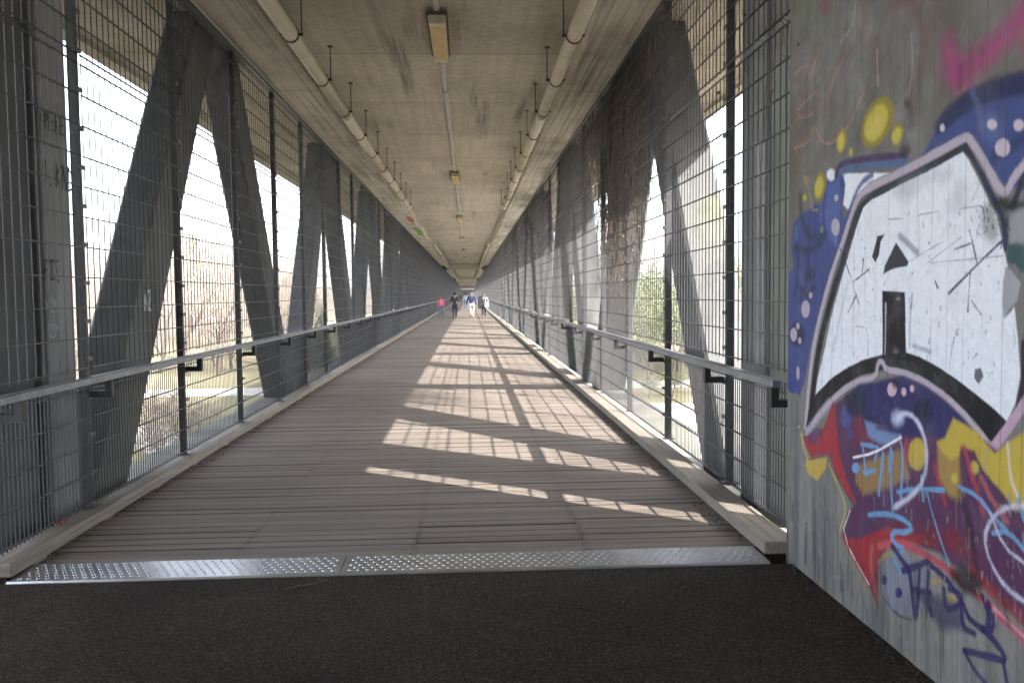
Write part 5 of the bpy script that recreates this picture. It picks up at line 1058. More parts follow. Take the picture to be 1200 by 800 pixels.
('S',(50,52,62),0.5430838777055107,0.0017,0.0021,[(4.091,1.707),(4.101,1.703)]),
('S',(90,94,110),0.5627308329447576,0.0013,0.0019,[(3.219,1.588),(3.22,1.585)]),
('S',(90,94,110),0.9657475656776635,0.0016,0.0015,[(3.963,1.55),(3.949,1.542)]),
('S',(90,94,110),0.9616918919355177,0.0013,0.0022,[(3.269,1.854),(3.268,1.851)]),
('S',(120,124,140),0.9613974308110849,0.0014,0.0023,[(3.424,1.794),(3.417,1.785)]),
('S',(50,52,62),0.8655190311965385,0.0014,0.0012,[(3.414,1.74),(3.42,1.729)]),
('S',(90,94,110),0.96780877239158,0.0013,0.0018,[(3.135,1.364),(3.129,1.361)]),
('S',(50,52,62),0.6579262191104766,0.0015,0.0015,[(3.743,1.272),(3.744,1.269)]),
('S',(50,52,62),0.9797498086745274,0.0016,0.0024,[(4.004,1.752),(4.015,1.744)]),
('S',(50,52,62),0.5331547249304125,0.0012,0.0011,[(2.887,1.481),(2.885,1.467)]),
('S',(60,66,110),0.7417490833078184,0.0013,0.0015,[(3.098,1.377),(3.098,1.375)]),
('S',(90,94,110),0.8371411586536389,0.0013,0.0017,[(3.135,1.71),(3.136,1.708)]),
('S',(50,52,62),0.5740306823978856,0.0012,0.0014,[(3.017,1.685),(3.016,1.682)]),
('S',(90,94,110),0.7891127979132857,0.0016,0.0022,[(4.017,1.842),(4.027,1.84)]),
('S',(60,66,110),0.8645845110726418,0.0013,0.0023,[(3.212,1.437),(3.213,1.423)]),
('S',(90,94,110),0.583335336545788,0.0012,0.0012,[(2.918,1.546),(2.913,1.528)]),
('S',(60,66,110),0.712421288314599,0.0015,0.0028,[(3.693,1.359),(3.685,1.346)]),
('S',(60,58,66),0.6063722449183018,0.0015,0.0016,[(2.909,1.792),(2.909,1.78)]),
('S',(60,58,66),0.6375148940720922,0.0015,0.0023,[(2.998,1.831),(2.988,1.823)]),
('S',(60,58,66),0.7767058655340562,0.0015,0.0025,[(2.932,1.881),(2.936,1.877)]),
('S',(60,58,66),0.6301213027331054,0.0016,0.0027,[(3.033,1.892),(3.033,1.882)]),
('S',(60,58,66),0.9985420537258902,0.0015,0.001,[(2.981,1.884),(2.978,1.875)]),
('S',(60,58,66),0.5133675735972211,0.0015,0.002,[(2.941,1.847),(2.945,1.834)]),
('S',(60,58,66),0.5937811971686462,0.0016,0.0013,[(3.081,1.804),(3.072,1.799)]),
('S',(60,58,66),0.5158396243866006,0.0015,0.0024,[(2.937,1.874),(2.943,1.861)]),
('S',(60,58,66),0.8254990785352156,0.0015,0.0016,[(3.0,1.873),(2.991,1.869)]),
('S',(60,58,66),0.9315296351790245,0.0016,0.0015,[(3.031,1.891),(3.032,1.877)]),
('S',(60,58,66),0.5539574184900463,0.0016,0.0011,[(3.046,1.815),(3.048,1.802)]),
('S',(60,58,66),0.8642674202728633,0.0016,0.0025,[(3.056,1.898),(3.054,1.884)]),
('S',(60,58,66),0.9739052319180534,0.0015,0.0024,[(2.999,1.827),(2.999,1.819)]),
('S',(60,58,66),0.8611823952190634,0.0015,0.0016,[(2.998,1.824),(2.988,1.816)]),
('S',(60,58,66),0.5339379773895637,0.0015,0.0016,[(2.96,1.853),(2.958,1.839)]),
('S',(60,58,66),0.5128384447754766,0.0015,0.0027,[(2.969,1.798),(2.978,1.79)]),
('S',(60,58,66),0.8038906477631782,0.0016,0.0017,[(3.034,1.815),(3.038,1.807)]),
('S',(60,58,66),0.6923976021863152,0.0015,0.0012,[(2.92,1.812),(2.926,1.803)]),
('S',(60,58,66),0.6347099490714296,0.0015,0.0017,[(2.954,1.898),(2.954,1.894)]),
('S',(60,58,66),0.753124241136162,0.0015,0.0025,[(2.97,1.899),(2.971,1.888)]),
('S',(60,58,66),0.7170588489611662,0.0016,0.0023,[(3.087,1.819),(3.094,1.808)]),
('S',(60,58,66),0.933200741040938,0.0016,0.001,[(3.081,1.836),(3.081,1.829)]),
('S',(60,58,66),0.9275095909775704,0.0015,0.002,[(3.022,1.858),(3.024,1.844)]),
('S',(60,58,66),0.9718481667422509,0.0015,0.0014,[(2.996,1.827),(2.99,1.811)]),
('S',(60,58,66),0.8921308929684294,0.0015,0.0025,[(2.989,1.9),(2.991,1.887)]),
('S',(60,58,66),0.7642007178060399,0.0015,0.0026,[(2.909,1.813),(2.9,1.803)]),
('S',(60,58,66),0.8376678481206128,0.0016,0.0017,[(3.085,1.869),(3.078,1.862)]),
('S',(60,58,66),0.8834219302235506,0.0016,0.0027,[(3.043,1.86),(3.05,1.855)]),
('S',(60,58,66),0.8763594133756571,0.0016,0.0014,[(3.097,1.897),(3.09,1.884)]),
('S',(60,58,66),0.8191722035214704,0.0016,0.001,[(3.106,1.872),(3.099,1.858)]),
('S',(60,58,66),0.8950307906717461,0.0015,0.0012,[(3.002,1.836),(3.001,1.831)]),
('S',(60,58,66),0.5779639992253334,0.0015,0.0015,[(2.945,1.859),(2.937,1.85)]),
('S',(60,58,66),0.90341697596178,0.0016,0.0021,[(3.054,1.885),(3.051,1.875)]),
('S',(60,58,66),0.8738384159887445,0.0015,0.0017,[(2.943,1.835),(2.949,1.83)]),
('S',(60,58,66),0.7909055425539657,0.0016,0.0022,[(3.072,1.903),(3.063,1.898)]),
('S',(60,58,66),0.9306320313602734,0.0015,0.0025,[(3.013,1.915),(3.012,1.902)]),
('S',(60,58,66),0.808419063095507,0.0015,0.0026,[(2.918,1.818),(2.92,1.811)]),
('S',(60,58,66),0.501758921403962,0.0016,0.0017,[(3.084,1.807),(3.091,1.794)]),
('S',(60,58,66),0.6654554728104974,0.0015,0.001,[(2.922,1.838),(2.922,1.834)]),
('S',(60,58,66),0.7173240967062435,0.0016,0.0027,[(3.049,1.856),(3.05,1.85)]),
('S',(200,160,50),0.55,0.0032,0.0017,[(3.105,0.696),(3.098,0.502)]),
('S',(120,170,220),0.55,0.004,0.0021,[(3.864,0.631),(3.861,0.518)]),
('S',(200,160,50),0.55,0.0039,0.0024,[(3.74,0.88),(3.737,0.783)]),
('S',(80,30,70),0.55,0.0042,0.002,[(4.027,0.835),(4.021,0.608)]),
('S',(80,30,70),0.55,0.0033,0.0015,[(3.134,0.712),(3.132,0.639)]),
('S',(120,170,220),0.55,0.0037,0.0022,[(3.565,0.81),(3.562,0.678)]),
('S',(80,30,70),0.55,0.0033,0.0021,[(3.122,0.819),(3.12,0.739)]),
('S',(80,30,70),0.55,0.0038,0.0016,[(3.7,0.83),(3.695,0.666)]),
('S',(120,170,220),0.55,0.0031,0.0013,[(3.01,1.024),(3.005,0.886)]),
('S',(80,30,70),0.55,0.0032,0.0025,[(3.038,0.752),(3.033,0.603)]),
('S',(200,160,50),0.55,0.0033,0.002,[(3.192,0.782),(3.189,0.667)]),
('S',(80,30,70),0.55,0.003,0.0015,[(2.882,0.715),(2.876,0.54)]),
('S',(150,30,50),0.55,0.0041,0.0031,[(3.989,0.799),(3.983,0.585)]),
('S',(200,160,50),0.55,0.0032,0.0017,[(3.051,1.022),(3.046,0.854)]),
('S',(120,170,220),0.55,0.0039,0.0023,[(3.774,0.808),(3.769,0.615)]),
('S',(80,30,70),0.55,0.0042,0.0024,[(4.047,0.378),(4.042,0.192)])]

wall = empty('graffiti_wall', (2.7, 0, 0), 'thick grey concrete wall on the right covered in a large white, blue and red graffiti piece', 'wall')
WX = 2.25
m = MB()
m.box((WX+.004, -9, -.3), (3.12, 4.955, SLAB-.003))
o = m.build('concrete_core', 'wall', wall); o.matrix_parent_inverse = Matrix.Translation((-2.7, 0, 0))
def build_mural():
    ya, yb, za, zb, d = 2.35, 4.958, -.02, 3.62, .0042
    ny, nz = int((yb-ya)/d)+1, int((zb-za)/d)+1
    Yg = np.linspace(ya, yb, ny); Zg = np.linspace(za, zb, nz)
    YY, ZZ = np.meshgrid(Yg, Zg)                       # nz x ny
    rng = np.random.default_rng(5)
    def field(n):                                      # smooth random field, -1..1
        g = rng.uniform(-1, 1, (n+2, n+2)); u = (YY-ya)/(yb-ya)*n; v = (ZZ-za)/(zb-za)*n
        i = u.astype(int).clip(0, n); j = v.astype(int).clip(0, n); fu = u-i; fv = v-j
        fu = fu*fu*(3-2*fu); fv = fv*fv*(3-2*fv)
        return (g[j, i]*(1-fu)+g[j, i+1]*fu)*(1-fv)+(g[j+1, i]*(1-fu)+g[j+1, i+1]*fu)*fv
    wob = field(90)*.003+field(35)*.003
    spray = rng.uniform(-1, 1, YY.shape)
    Cc = np.zeros((nz, ny, 3)); A = np.zeros((nz, ny))
    def segdist(px, py, a, b):
        dx, dy = b[0]-a[0], b[1]-a[1]; L = dx*dx+dy*dy+1e-12
        t = np.clip(((px-a[0])*dx+(py-a[1])*dy)/L, 0, 1); return np.hypot(px-a[0]-t*dx, py-a[1]-t*dy)
    for op in MURAL:
        c = np.array(lin(op[1])); g_ = c.mean(); c = (c*.84+g_*.16)*(.9 if g_ < .6 else 1); al = op[2]; soft = max(op[3]*1.25, .0045); pts = op[-1]
        wd = op[4] if op[0] == 'S' else 0
        pad = soft*2+wd+.02
        y0, y1 = min(p[0] for p in pts)-pad, max(p[0] for p in pts)+pad; z0, z1 = min(p[1] for p in pts)-pad, max(p[1] for p in pts)+pad
        i0, i1 = np.searchsorted(Yg, [y0, y1]); j0, j1 = np.searchsorted(Zg, [z0, z1])
        if i1 <= i0 or j1 <= j0: continue
        px, py = YY[j0:j1, i0:i1], ZZ[j0:j1, i0:i1]
        if op[0] == 'S':
            if len(pts) > 2:                            # round the corners of the stroke
                q = [pts[0]]
                for a, b in zip(pts, pts[1:]):
                    q += [(a[0]*.75+b[0]*.25, a[1]*.75+b[1]*.25), (a[0]*.25+b[0]*.75, a[1]*.25+b[1]*.75)]
                pts = q+[pts[-1]]
            dist = np.full(px.shape, 9.)
            for a, b in zip(pts, pts[1:]): dist = np.minimum(dist, segdist(px, py, a, b))
            sd = dist-wd
        else:
            dist = np.full(px.shape, 9.); ins = np.zeros(px.shape, bool)
            for a, b in zip(pts, pts[1:]+pts[:1]):
                dist = np.minimum(dist, segdist(px, py, a, b))
                if a[1] != b[1]:
                    ins ^= ((a[1] > py) != (b[1] > py)) & (px < (b[0]-a[0])*(py-a[1])/(b[1]-a[1])+a[0])
            sd = np.where(ins, -dist, dist)
        sd = sd+wob[j0:j1, i0:i1]*min(1, soft*40+.35)+spray[j0:j1, i0:i1]*soft*.25
        k = np.clip(.5-sd/(2*soft), 0, 1); k = k*k*(3-2*k)*al
        a0 = A[j0:j1, i0:i1]; an = k+a0*(1-k); c0 = Cc[j0:j1, i0:i1]
        Cc[j0:j1, i0:i1] = np.where(an[..., None] > 1e-4, (c*k[..., None]+c0*(a0*(1-k))[..., None])/np.maximum(an, 1e-4)[..., None], c0)
        A[j0:j1, i0:i1] = an
    me = bpy.data.meshes.new('mural'); nv = ny*nz
    rough = (field(60)*.0015+field(14)*.002)
    co_ = np.stack([np.full(YY.shape, WX)+rough*0.5, YY, ZZ], -1).reshape(-1)
    idx = np.arange(nv).reshape(nz, ny)
    q = np.stack([idx[:-1, :-1], idx[1:, :-1], idx[1:, 1:], idx[:-1, 1:]], -1).reshape(-1)
    nf = (ny-1)*(nz-1)
    me.vertices.add(nv); me.vertices.foreach_set('co', co_)
    me.loops.add(nf*4); me.loops.foreach_set('vertex_index', q.astype(np.int32))
    me.polygons.add(nf); me.polygons.foreach_set('loop_start', np.arange(0, nf*4, 4, dtype=np.int32))
    me.update(calc_edges=True); me.validate()
    ca = me.color_attributes.new('paint', 'FLOAT_COLOR', 'POINT')
    ca.data.foreach_set('color', np.concatenate([Cc, A[..., None]], -1).reshape(-1).astype(np.float32))
    me.polygons.foreach_set('use_smooth', np.ones(nf, bool))
    me.materials.append(M['mural']); me.update()
    o = link('mural', me, wall); o.matrix_parent_inverse = Matrix.Translation((-2.7, 0, 0))
build_mural()

# back of the approach and the wing wall beyond the left column
m = MB(); m.box((-6.5, -9.6, -.3), (3.12, -9.05, SLAB-.004)); tag(m.build('retaining_wall', 'wall'), 'plain concrete retaining wall closing the covered approach behind', 'wall')
m = MB(); m.cbox((-4.6, 5.2, -2.5), (-2.99, 5.47, 4.70), .01); m.cbox((-11, 5.2, -2.5), (-4.602, 5.47, 9.5), .01)  # the tall outer length is unseen, added to block sky light
tag(m.build('wing_wall', 'green_wall'), 'pale green-stained concrete wing wall plus added light-blocker behind the nearest column of the left fence', 'wall')

# ------------------------------------------------------------------ pipes, lamps, conduit
hang_me = {}
def pipe(x, y0, y1, label, z=4.35, r=.08, inner=1):
    e = empty('drain_pipe', (x, y0, z), label, 'pipe', 'cream pipes hung under the ceiling')
    m = MB(); pts = [(0, 0, 0)]; L = y1-y0
    sec = 16
    rings = []
    yy = 0
    joints = [j for j in np.arange(5.6, L, 5.7)]
    ks = [(0, r*.9), (.001, r)]
    for j in joints: ks += [(j-.06, r), (j-.058, r*1.1), (j+.06, r*1.1), (j+.062, r)]
    ks += [(L-.001, r), (L, r*.9)]
    for yk, rk in ks: rings.append([(rk*math.cos(2*math.pi*i/sec), yk, rk*math.sin(2*math.pi*i/sec)) for i in range(sec)])
    m.loft(rings); o = m.build('pipe', 'pipe', e, False)
    for p in o.data.polygons: p.use_smooth = len(p.vertices) == 4
    key = (inner)
    if key not in hang_me:
        m = MB()
        for sgn in (1,):
            rg = [[((r+dr)*math.cos(a), dy, (r+dr)*math.sin(a)) for dr, dy in ((.002, -.017), (.010, -.017), (.010, .017), (.002, .017))] for a in [2*math.pi*i/18 for i in range(19)]]
            m.loft(rg, 0, False)
        m.box((inner*(r+.004), -.012, -.012), (inner*(r+.05), .012, .012)) if inner > 0 else m.box((-(r+.05), -.012, -.012), (-(r+.004), .012, .012))
        m.box((-inner*(r+.012)-.022, -.012, -.01), (-inner*(r+.012)+.022, .012, .01))
        m.tube([(inner*(r+.035), 0, -.015), (inner*(r+.035), 0, SLAB-z+.0)], .007, 6)
        m.box((inner*(r+.035)-.03, -.03, SLAB-z-.012), (inner*(r+.035)+.03, .03, SLAB-z-.001))
        hang_me[key] = m.mesh('hanger', 'hanger')
    yk = 1.4 if y0 > 5 else 9.25-1.9*3-y0
    while yk < L-.2:
        h = link('hanger', hang_me[key], e, (0, yk, 0)); yk += 1.9
pipe(-1.47, 2.0, 27.3, 'nearest long cream pipe hung from rods under the left side of the ceiling', inner=1)
pipe(1.53, 2.0, 27.3, 'nearest long cream pipe hung from rods under the right side of the ceiling', inner=-1)
pipe(-1.47, 48, 86.5, 'second cream pipe run farther along, left side of the ceiling before the cross beam', inner=1)
pipe(1.53, 48, 86.5, 'second cream pipe run farther along, right side of the ceiling before the cross beam', inner=-1)
pipe(-1.47, 100, 147, 'distant cream pipe on the left beyond the first cross beam', inner=1)
pipe(1.53, 100, 147, 'distant cream pipe on the right beyond the first cross beam', inner=-1)

m = MB()
m.cbox((.02, -4, SLAB-.042), (.085, 86.5, SLAB-.002), .008)
for k in range(28): m.cbox((.008, 1+k*3.1, SLAB-.050), (.097, 1.05+k*3.1, SLAB-.0015), .004)
tag(m.build('cable_conduit', 'conduit'), 'straight pale conduit running along the middle of the ceiling between the lamps', 'conduit')
lamp = empty('ceiling_light', (.05, 9.75, SLAB), 'nearest yellowed strip light on the middle of the ceiling', 'light', 'strip lights along the ceiling')
m = MB(); m.cbox((-.12, -.10, -.058), (.12, 1.64, -.044), .004); m.build('backplate', 'lampbase', lamp)
m = MB(); pr = [(-.085, -.058), (-.098, -.08), (-.092, -.135), (-.075, -.152), (.075, -.152), (.092, -.135), (.098, -.08), (.085, -.058)]
m.loft([[(x, y, z) for x, z in pr] for y in (.07, 1.47)]); m.build('diffuser', 'diffuser', lamp)
for ya, yb in ((-.03, .068), (1.472, 1.57)):
    m = MB(); m.loft([[(x*1.04, y, -.058+(z+.058)*1.04) for x, z in pr] for y in (ya, yb)]); m.build('end_cap', 'lampcap', lamp)
for k in range(1, 7):
    c = copy_tree(lamp); c.location.y = 9.75+12.35*k
    c['label'] = ['', 'second yellowed strip light along the ceiling', 'third strip light along the ceiling, small with distance', 'fourth strip light along the ceiling, level with the second pipe run', 'fifth tiny strip light along the far ceiling', 'sixth tiny strip light along the far ceiling', 'last strip light on the ceiling before the first cross beam'][k]

# floodlights beside the cross beams
fl = empty('floodlight', (-2.02, 86.2, 4.28), 'black box floodlight with pale front hung left of the first cross beam', 'floodlight', 'box floodlights by the cross beams')
m = MB(); mt = Matrix.Rotation(R(38), 4, 'Y')
bm = bmesh.new(); bmesh.ops.create_cube(bm, size=1)
for v in bm.verts: v.co = Vector((v.co.x*.62, v.co.y*.4, v.co.z*.30))
bmesh.ops.bevel(bm, geom=bm.edges[:], offset=.03, segments=1, affect='EDGES')
m.add_bm(bm, 0, mt); m.build('housing', 'bracket', fl)
m = MB(); bm = bmesh.new(); bmesh.ops.create_cube(bm, size=1)
for v in bm.verts: v.co = Vector((v.co.x*.03-.325, v.co.y*.38, v.co.z*.28))
m.add_bm(bm, 0, mt); m.build('front', 'white', fl)
m = MB(); m.box((.0, -.02, .16), (.04, .02, .26)); m.build('bracket', 'bracket', fl)
for k, (sx, y, lab) in enumerate([(1, 86.2, 'black box floodlight with pale front hung right of the first cross beam'), (-1, 148.5, 'small black floodlight left of the second cross beam'), (1, 148.5, 'small black floodlight right of the second cross beam')]):
    c = copy_tree(fl); c.location = (sx*2.02, y, 4.28); c.rotation_euler.z = 0 if sx < 0 else math.pi; c['label'] = lab

# ------------------------------------------------------------------ building at the far end
fb = empty('end_building', (0, END+1, 0), 'small red-fronted building with dark glazed doors at the far end of the bridge', 'building')
def fp(m, name, mat): o = m.build(name, mat, fb); o.matrix_parent_inverse = Matrix.Translation((0, -END-1, 0)); return o
m = MB(); m.box((-9, END+3, -4), (-2.6, END+9, 7)); m.box((2.6, END+3, -4), (9, END+9, 7)); m.box((-2.6, END+3, 4.3), (2.6, END+9, 7)); m.box((-2.6, END+8, -1), (2.6, END+9, 4.3)); fp(m, 'wall', 'wall')
m = MB(); m.box((-2.5, END+2.6, 3.7), (2.5, END+2.95, 4.5)); fp(m, 'sign_band', 'redsign')
m = MB(); m.box((-2.5, END+2.55, 3.35), (2.5, END+2.9, 3.68)); fp(m, 'canopy', 'white')
for x0 in (-2.4, -1.18, .04, 1.26):
    m = MB(); m.box((x0, END+3.2, .02), (x0+1.14, END+3.28, 3.2)); d_ = fp(m, 'door', 'glassdark')
m = MB(); m.box((-2.6, END, -.2), (2.6, END+3, .0)); o = fp(m, 'doorstep', 'road')

# ------------------------------------------------------------------ dead vines on the right fence
def vines(name, label, strands, leaves, seed, x0=2.40):
    q = random.Random(seed); m = MB()
    for (y, z, zl, r) in strands:
        x = x0+q.uniform(-.05, .06); pts = []; vy = 0; vx = 0
        step = .11; n = max(3, int((z-zl)/step))
        for k in range(n):
            pts.append((x, y, z)); vy = vy*.75+q.uniform(-.028, .028); vx = vx*.6+q.uniform(-.012, .012)
            y += vy; x += vx; x = max(x0-.085, min(x0+.09, x)); z -= step*q.uniform(.7, 1.15)
            if q.random() < .10:
                a = q.uniform(-1, 1); L = q.uniform(.15, .5); b = Vector((x, y, z))
                m.tube([b, b+Vector((q.uniform(-.05, .05), a*L*.5, -L*.3)), b+Vector((q.uniform(-.05, .05), a*L, -L*.2+q.uniform(-.2, .1)))], [r*.7, r*.5, r*.3], 3, 0, False)
        m.tube(pts, [r*(1-.6*k/len(pts)) for k in range(len(pts))], 3, 0, False)
    e = empty(name, (x0, strands[0][0], 0), label, 'vine')
    o = m.build('stems', 'vine', e); o.matrix_parent_inverse = Matrix.Translation((-x0, -strands[0][0], 0))
    m = MB()
    for _ in range(leaves):
        s_ = q.choice(strands); c = Vector((x0+q.uniform(-.07, .07), s_[0]+q.uniform(-.25, .25), q.uniform(s_[2], s_[1])))
        a = Vector((q.uniform(-1, 1), q.uniform(-1, 1), q.uniform(-1, 1))).normalized()*q.uniform(.012, .03); b = a.orthogonal().normalized()*a.length*.7
        m.poly([c-a, c-b, c+a, c+b])
    o = m.build('dead_leaves', 'deadleaf', e); o.matrix_parent_inverse = Matrix.Translation((-x0, -strands[0][0], 0))
q = random.Random(11); st = []
for _ in range(720):
    y = q.triangular(9.3, 15.5, 11.0) if q.random() < .85 else q.uniform(9.5, 18.5)
    core = math.exp(-((y-11.3)/1.5)**2)
    zl = 4.5-q.uniform(.4, 1.3)-core*q.uniform(0, 2.3)
    if q.random() < .12: zl -= q.uniform(.3, 1.2)
    st.append((y, 4.52-q.uniform(0, .25), max(.7, zl), q.uniform(.003, .009)))
for _ in range(130): st.append((q.gauss(11.4, .75), q.uniform(2.6, 3.9), q.uniform(1.2, 2.4), q.uniform(.003, .007)))
vines('climbing_vine', 'thick curtain of brown dead vine hanging on the right fence', st, 260, 21)
q = random.Random(5); st = [(q.uniform(5.05, 6.1), q.uniform(3.6, 4.5), q.uniform(1.5, 2.9), q.uniform(.002, .004)) for _ in range(9)]
vines('climbing_vine', 'few thin bare vine stems on the right fence next to the graffiti wall', st, 12, 22, 2.36)
st = [(q.uniform(6.3, 8.6), 4.5, q.uniform(2.4, 3.7), q.uniform(.002, .004)) for _ in range(14)]
vines('climbing_vine', 'sparse bare vine stems high on the right fence over its first sky gap', st, 20, 23, 2.36)

# ------------------------------------------------------------------ trees
def bare_tree(seed, H, depth=5, twigs=True):
    q = random.Random(seed); trunk = MB(); crown = MB(); tips = []
    def grow(p, d, L, r, lev):
        n = 3; pts = [p]; rs = [r]
        for k in range(n):
            d = (d+Vector((q.gauss(0, .12), q.gauss(0, .12), q.gauss(.04, .08)))).normalized(); p = p+d*L/n; pts.append(p); rs.append(r*(1-.45*(k+1)/n))
        (trunk if lev < 2 else crown).tube(pts, rs, 5 if lev < 2 else 3, 0, False)
        if lev >= depth: tips.append((p, d)); return
        for k in range(q.choice([2, 3, 3, 4]) if lev else 5):
            i = q.choice([1, 2, 3]) if lev else q.choice([1, 2, 3, 3]); a = Vector((q.gauss(0, 1), q.gauss(0, 1), q.gauss(.15, .5))).normalized()
            grow(pts[i], (d*.75+a*.75).normalized(), L*q.uniform(.55, .8), max(.006, rs[i]*.6), lev+1)
    grow(Vector((0, 0, -.3)), Vector((q.gauss(0, .04), q.gauss(0, .04), 1)), H*.42, H*.016, 0)
    return trunk, crown, tips
def leaf_quads(m, c, rad, n, size, q):
    for _ in range(n):
        v = Vector((q.gauss(0, 1), q.gauss(0, 1), q.gauss(0, 1)))*rad*.5; a = Vector((q.uniform(-1, 1), q.uniform(-1, 1), q.uniform(-1, 1))).normalized()*size*q.uniform(.6, 1.3)
        b = a.orthogonal().normalized(); b = Matrix.Rotation(q.uniform(0, 6.28), 3, a.normalized()) @ b*a.length*.6
        m.poly([c+v-a, c+v-b, c+v+a, c+v+b])
def make_tree(name, label, cat, group, kind, seed, H):
    e = empty(name, (0, 0, 0), label, cat, group); q = random.Random(seed)
    if kind == 'conifer':
        t = MB(); t.tube([(0, 0, -.3), (0, 0, H*.5), (0, 0, H)], [H*.018, H*.011, .02], 6); c = MB()
        z = H*.12
        while z < H*.99:
            L = (H-z)*.26+.15
            for k in range(7):
                a = q.uniform(0, 6.28); d = Vector((math.cos(a), math.sin(a), -.22))
                for u in np.linspace(.2, 1, 6): leaf_quads(c, Vector((0, 0, z+q.uniform(-.1, .1)))+d*L*float(u), .32, 7, .17, q)
            z += H*.035
        t.build('trunk', 'bark', e); c.build('crown', 'leafdark', e)
    else:
        t, c, tips = bare_tree(seed, H, 4 if kind == 'leafy' else 5)
        t.build('trunk', 'bark', e)
        if kind == 'leafy':
            for p, d in tips: leaf_quads(c, p, H*.085, 26, H*.011, q)
            k = len(c.f); o = c.build('crown', ['twig', 'leaf'], e)
            mi = [0 if len(f) == 4 and False else 0 for f in c.f]
            nl = len(tips)*26; mi = [0]*(k-nl)+[1]*nl
            o.data.polygons.foreach_set('material_index', mi)
        else:
            for p, d in tips:
                for _ in range(3):
                    a = (d+Vector((q.gauss(0, .5), q.gauss(0, .5), q.gauss(0, .4)))).normalized()*H*q.uniform(.03, .07); c.tube([p, p+a], [.008, .004], 3, 0, False)
            c.build('crown', 'twig', e)
    return e
protoB = [make_tree('bare_tree', 'leafless pale brown tree on the hillside beyond the left fence', 'tree', 'leafless trees on the hillside', 'bare', 40+k, h) for k, h in enumerate((10.5, 9, 8))]
protoL = [make_tree('leafy_tree', 'young green tree beyond the right fence', 'tree', 'young green trees by the valley road', 'leafy', 60+k, h) for k, h in enumerate((10, 8.5))]
protoC = [make_tree('conifer_tree', 'dark green conifer among the bare trees on the hillside', 'tree', 'conifers on the hillside', 'conifer', 80+k, h) for k, h in enumerate((12, 9))]
used = set()
def plant(protos, i, x, y, s, label=None, group=None, q=random):
    p = protos[i % len(protos)]
    if p.name not in used: used.add(p.name); c = p
    else: c = copy_tree(p)
    c.location = (x, y, ground_h(x, y)); c.scale = (s, s, s*q.uniform(.92, 1.1)); c.rotation_euler.z = q.uniform(0, 6.28)
    if label: c['label'] = label
    if group: c['group'] = group
    return c
q = random.Random(99); i = 0
for k in range(120):          # left hillside, bare
    y = q.uniform(72, 190); x = -y*q.uniform(.16, .50)-1
    plant(protoB, k, x, y, q.uniform(.8, 1.45), None, None, q)
for k in range(34):          # right side, bare, behind the green ones
    y = q.uniform(85, 170); x = y*q.uniform(.09, .32)+6
    plant(protoB, k, x, y, q.uniform(.8, 1.2), 'leafless brown tree on the hillside beyond the right fence', 'leafless trees beyond the right fence', q)
for k, (x, y, s) in enumerate([(15.2, 68, 1.0), (17.8, 71, .9), (13.2, 72, .8), (20, 76, 1.1), (16.5, 80, 1.15), (23, 84, 1.2), (12.5, 86, 1.0), (26, 78, 1.1), (19, 92, 1.2), (30, 90, 1.1), (10.8, 96, .9), (14, 64.5, .7), (16.5, 66.5, .8), (21.5, 70, 1), (25, 72, 1), (28, 84, 1.2), (33, 95, 1.2), (15, 90, 1.2), (12, 78, .8)]):
    plant(protoL, k, x, y, s, None, None, q)
for k, (x, y, s) in enumerate([(-38.5, 124, .95), (-41, 131, .8), (-27, 128, .8), (-17, 92, .8), (-15.5, 88, .75), (-18.5, 98, .85), (-14.2, 84, .6)]):
    plant(protoC, k, x, y, s, None, None, q)
for k in range(22):          # unseen conifers, added right of the approach to darken the strut faces
    y = q.uniform(-26, 3); x = q.uniform(12, 27) if k % 2 else q.uniform(17, 27)
    plant(protoC, k, x, y, (.5 if x < 17 else .72), 'unseen dark conifer added to block light, on the bank right of the approach', 'unseen light-blocking conifers', q)
# low bare shrubs near the path on the left
sh = make_tree('bare_shrub', 'low tangled bare shrub on the grass below the left fence', 'shrub', 'bare shrubs below the left fence', 'bare', 91, 3.4)
used.add(sh.name); pos = [(-10.6, 32.5, 1.0), (-12.6, 36, .9), (-9.2, 29.5, .8), (-14.5, 40, .9), (-11.8, 39, .7)]
for k, (x, y, s) in enumerate(pos):
    c = sh if k == 0 else copy_tree(sh)
    c.location = (x, y, ground_h(x, y)); c.scale = (s*1.3, s*1.3, s); c.rotation_euler.z = q.uniform(0, 6)
fg = make_tree('leafy_shrub', 'green leafy shrub on the grass strip below the right fence', 'shrub', 'green shrubs below the right fence', 'leafy', 95, 2.6)
for k, (x, y, s) in enumerate([(13.2, 53.5, .8), (15.5, 55, .7), (11.5, 52.8, .6), (18, 54, .9)]):
    c = fg if k == 0 else copy_tree(fg); c.location = (x, y, ground_h(x, y)); c.scale = (s*1.4, s*1.4, s); c.rotation_euler.z = q.uniform(0, 6)

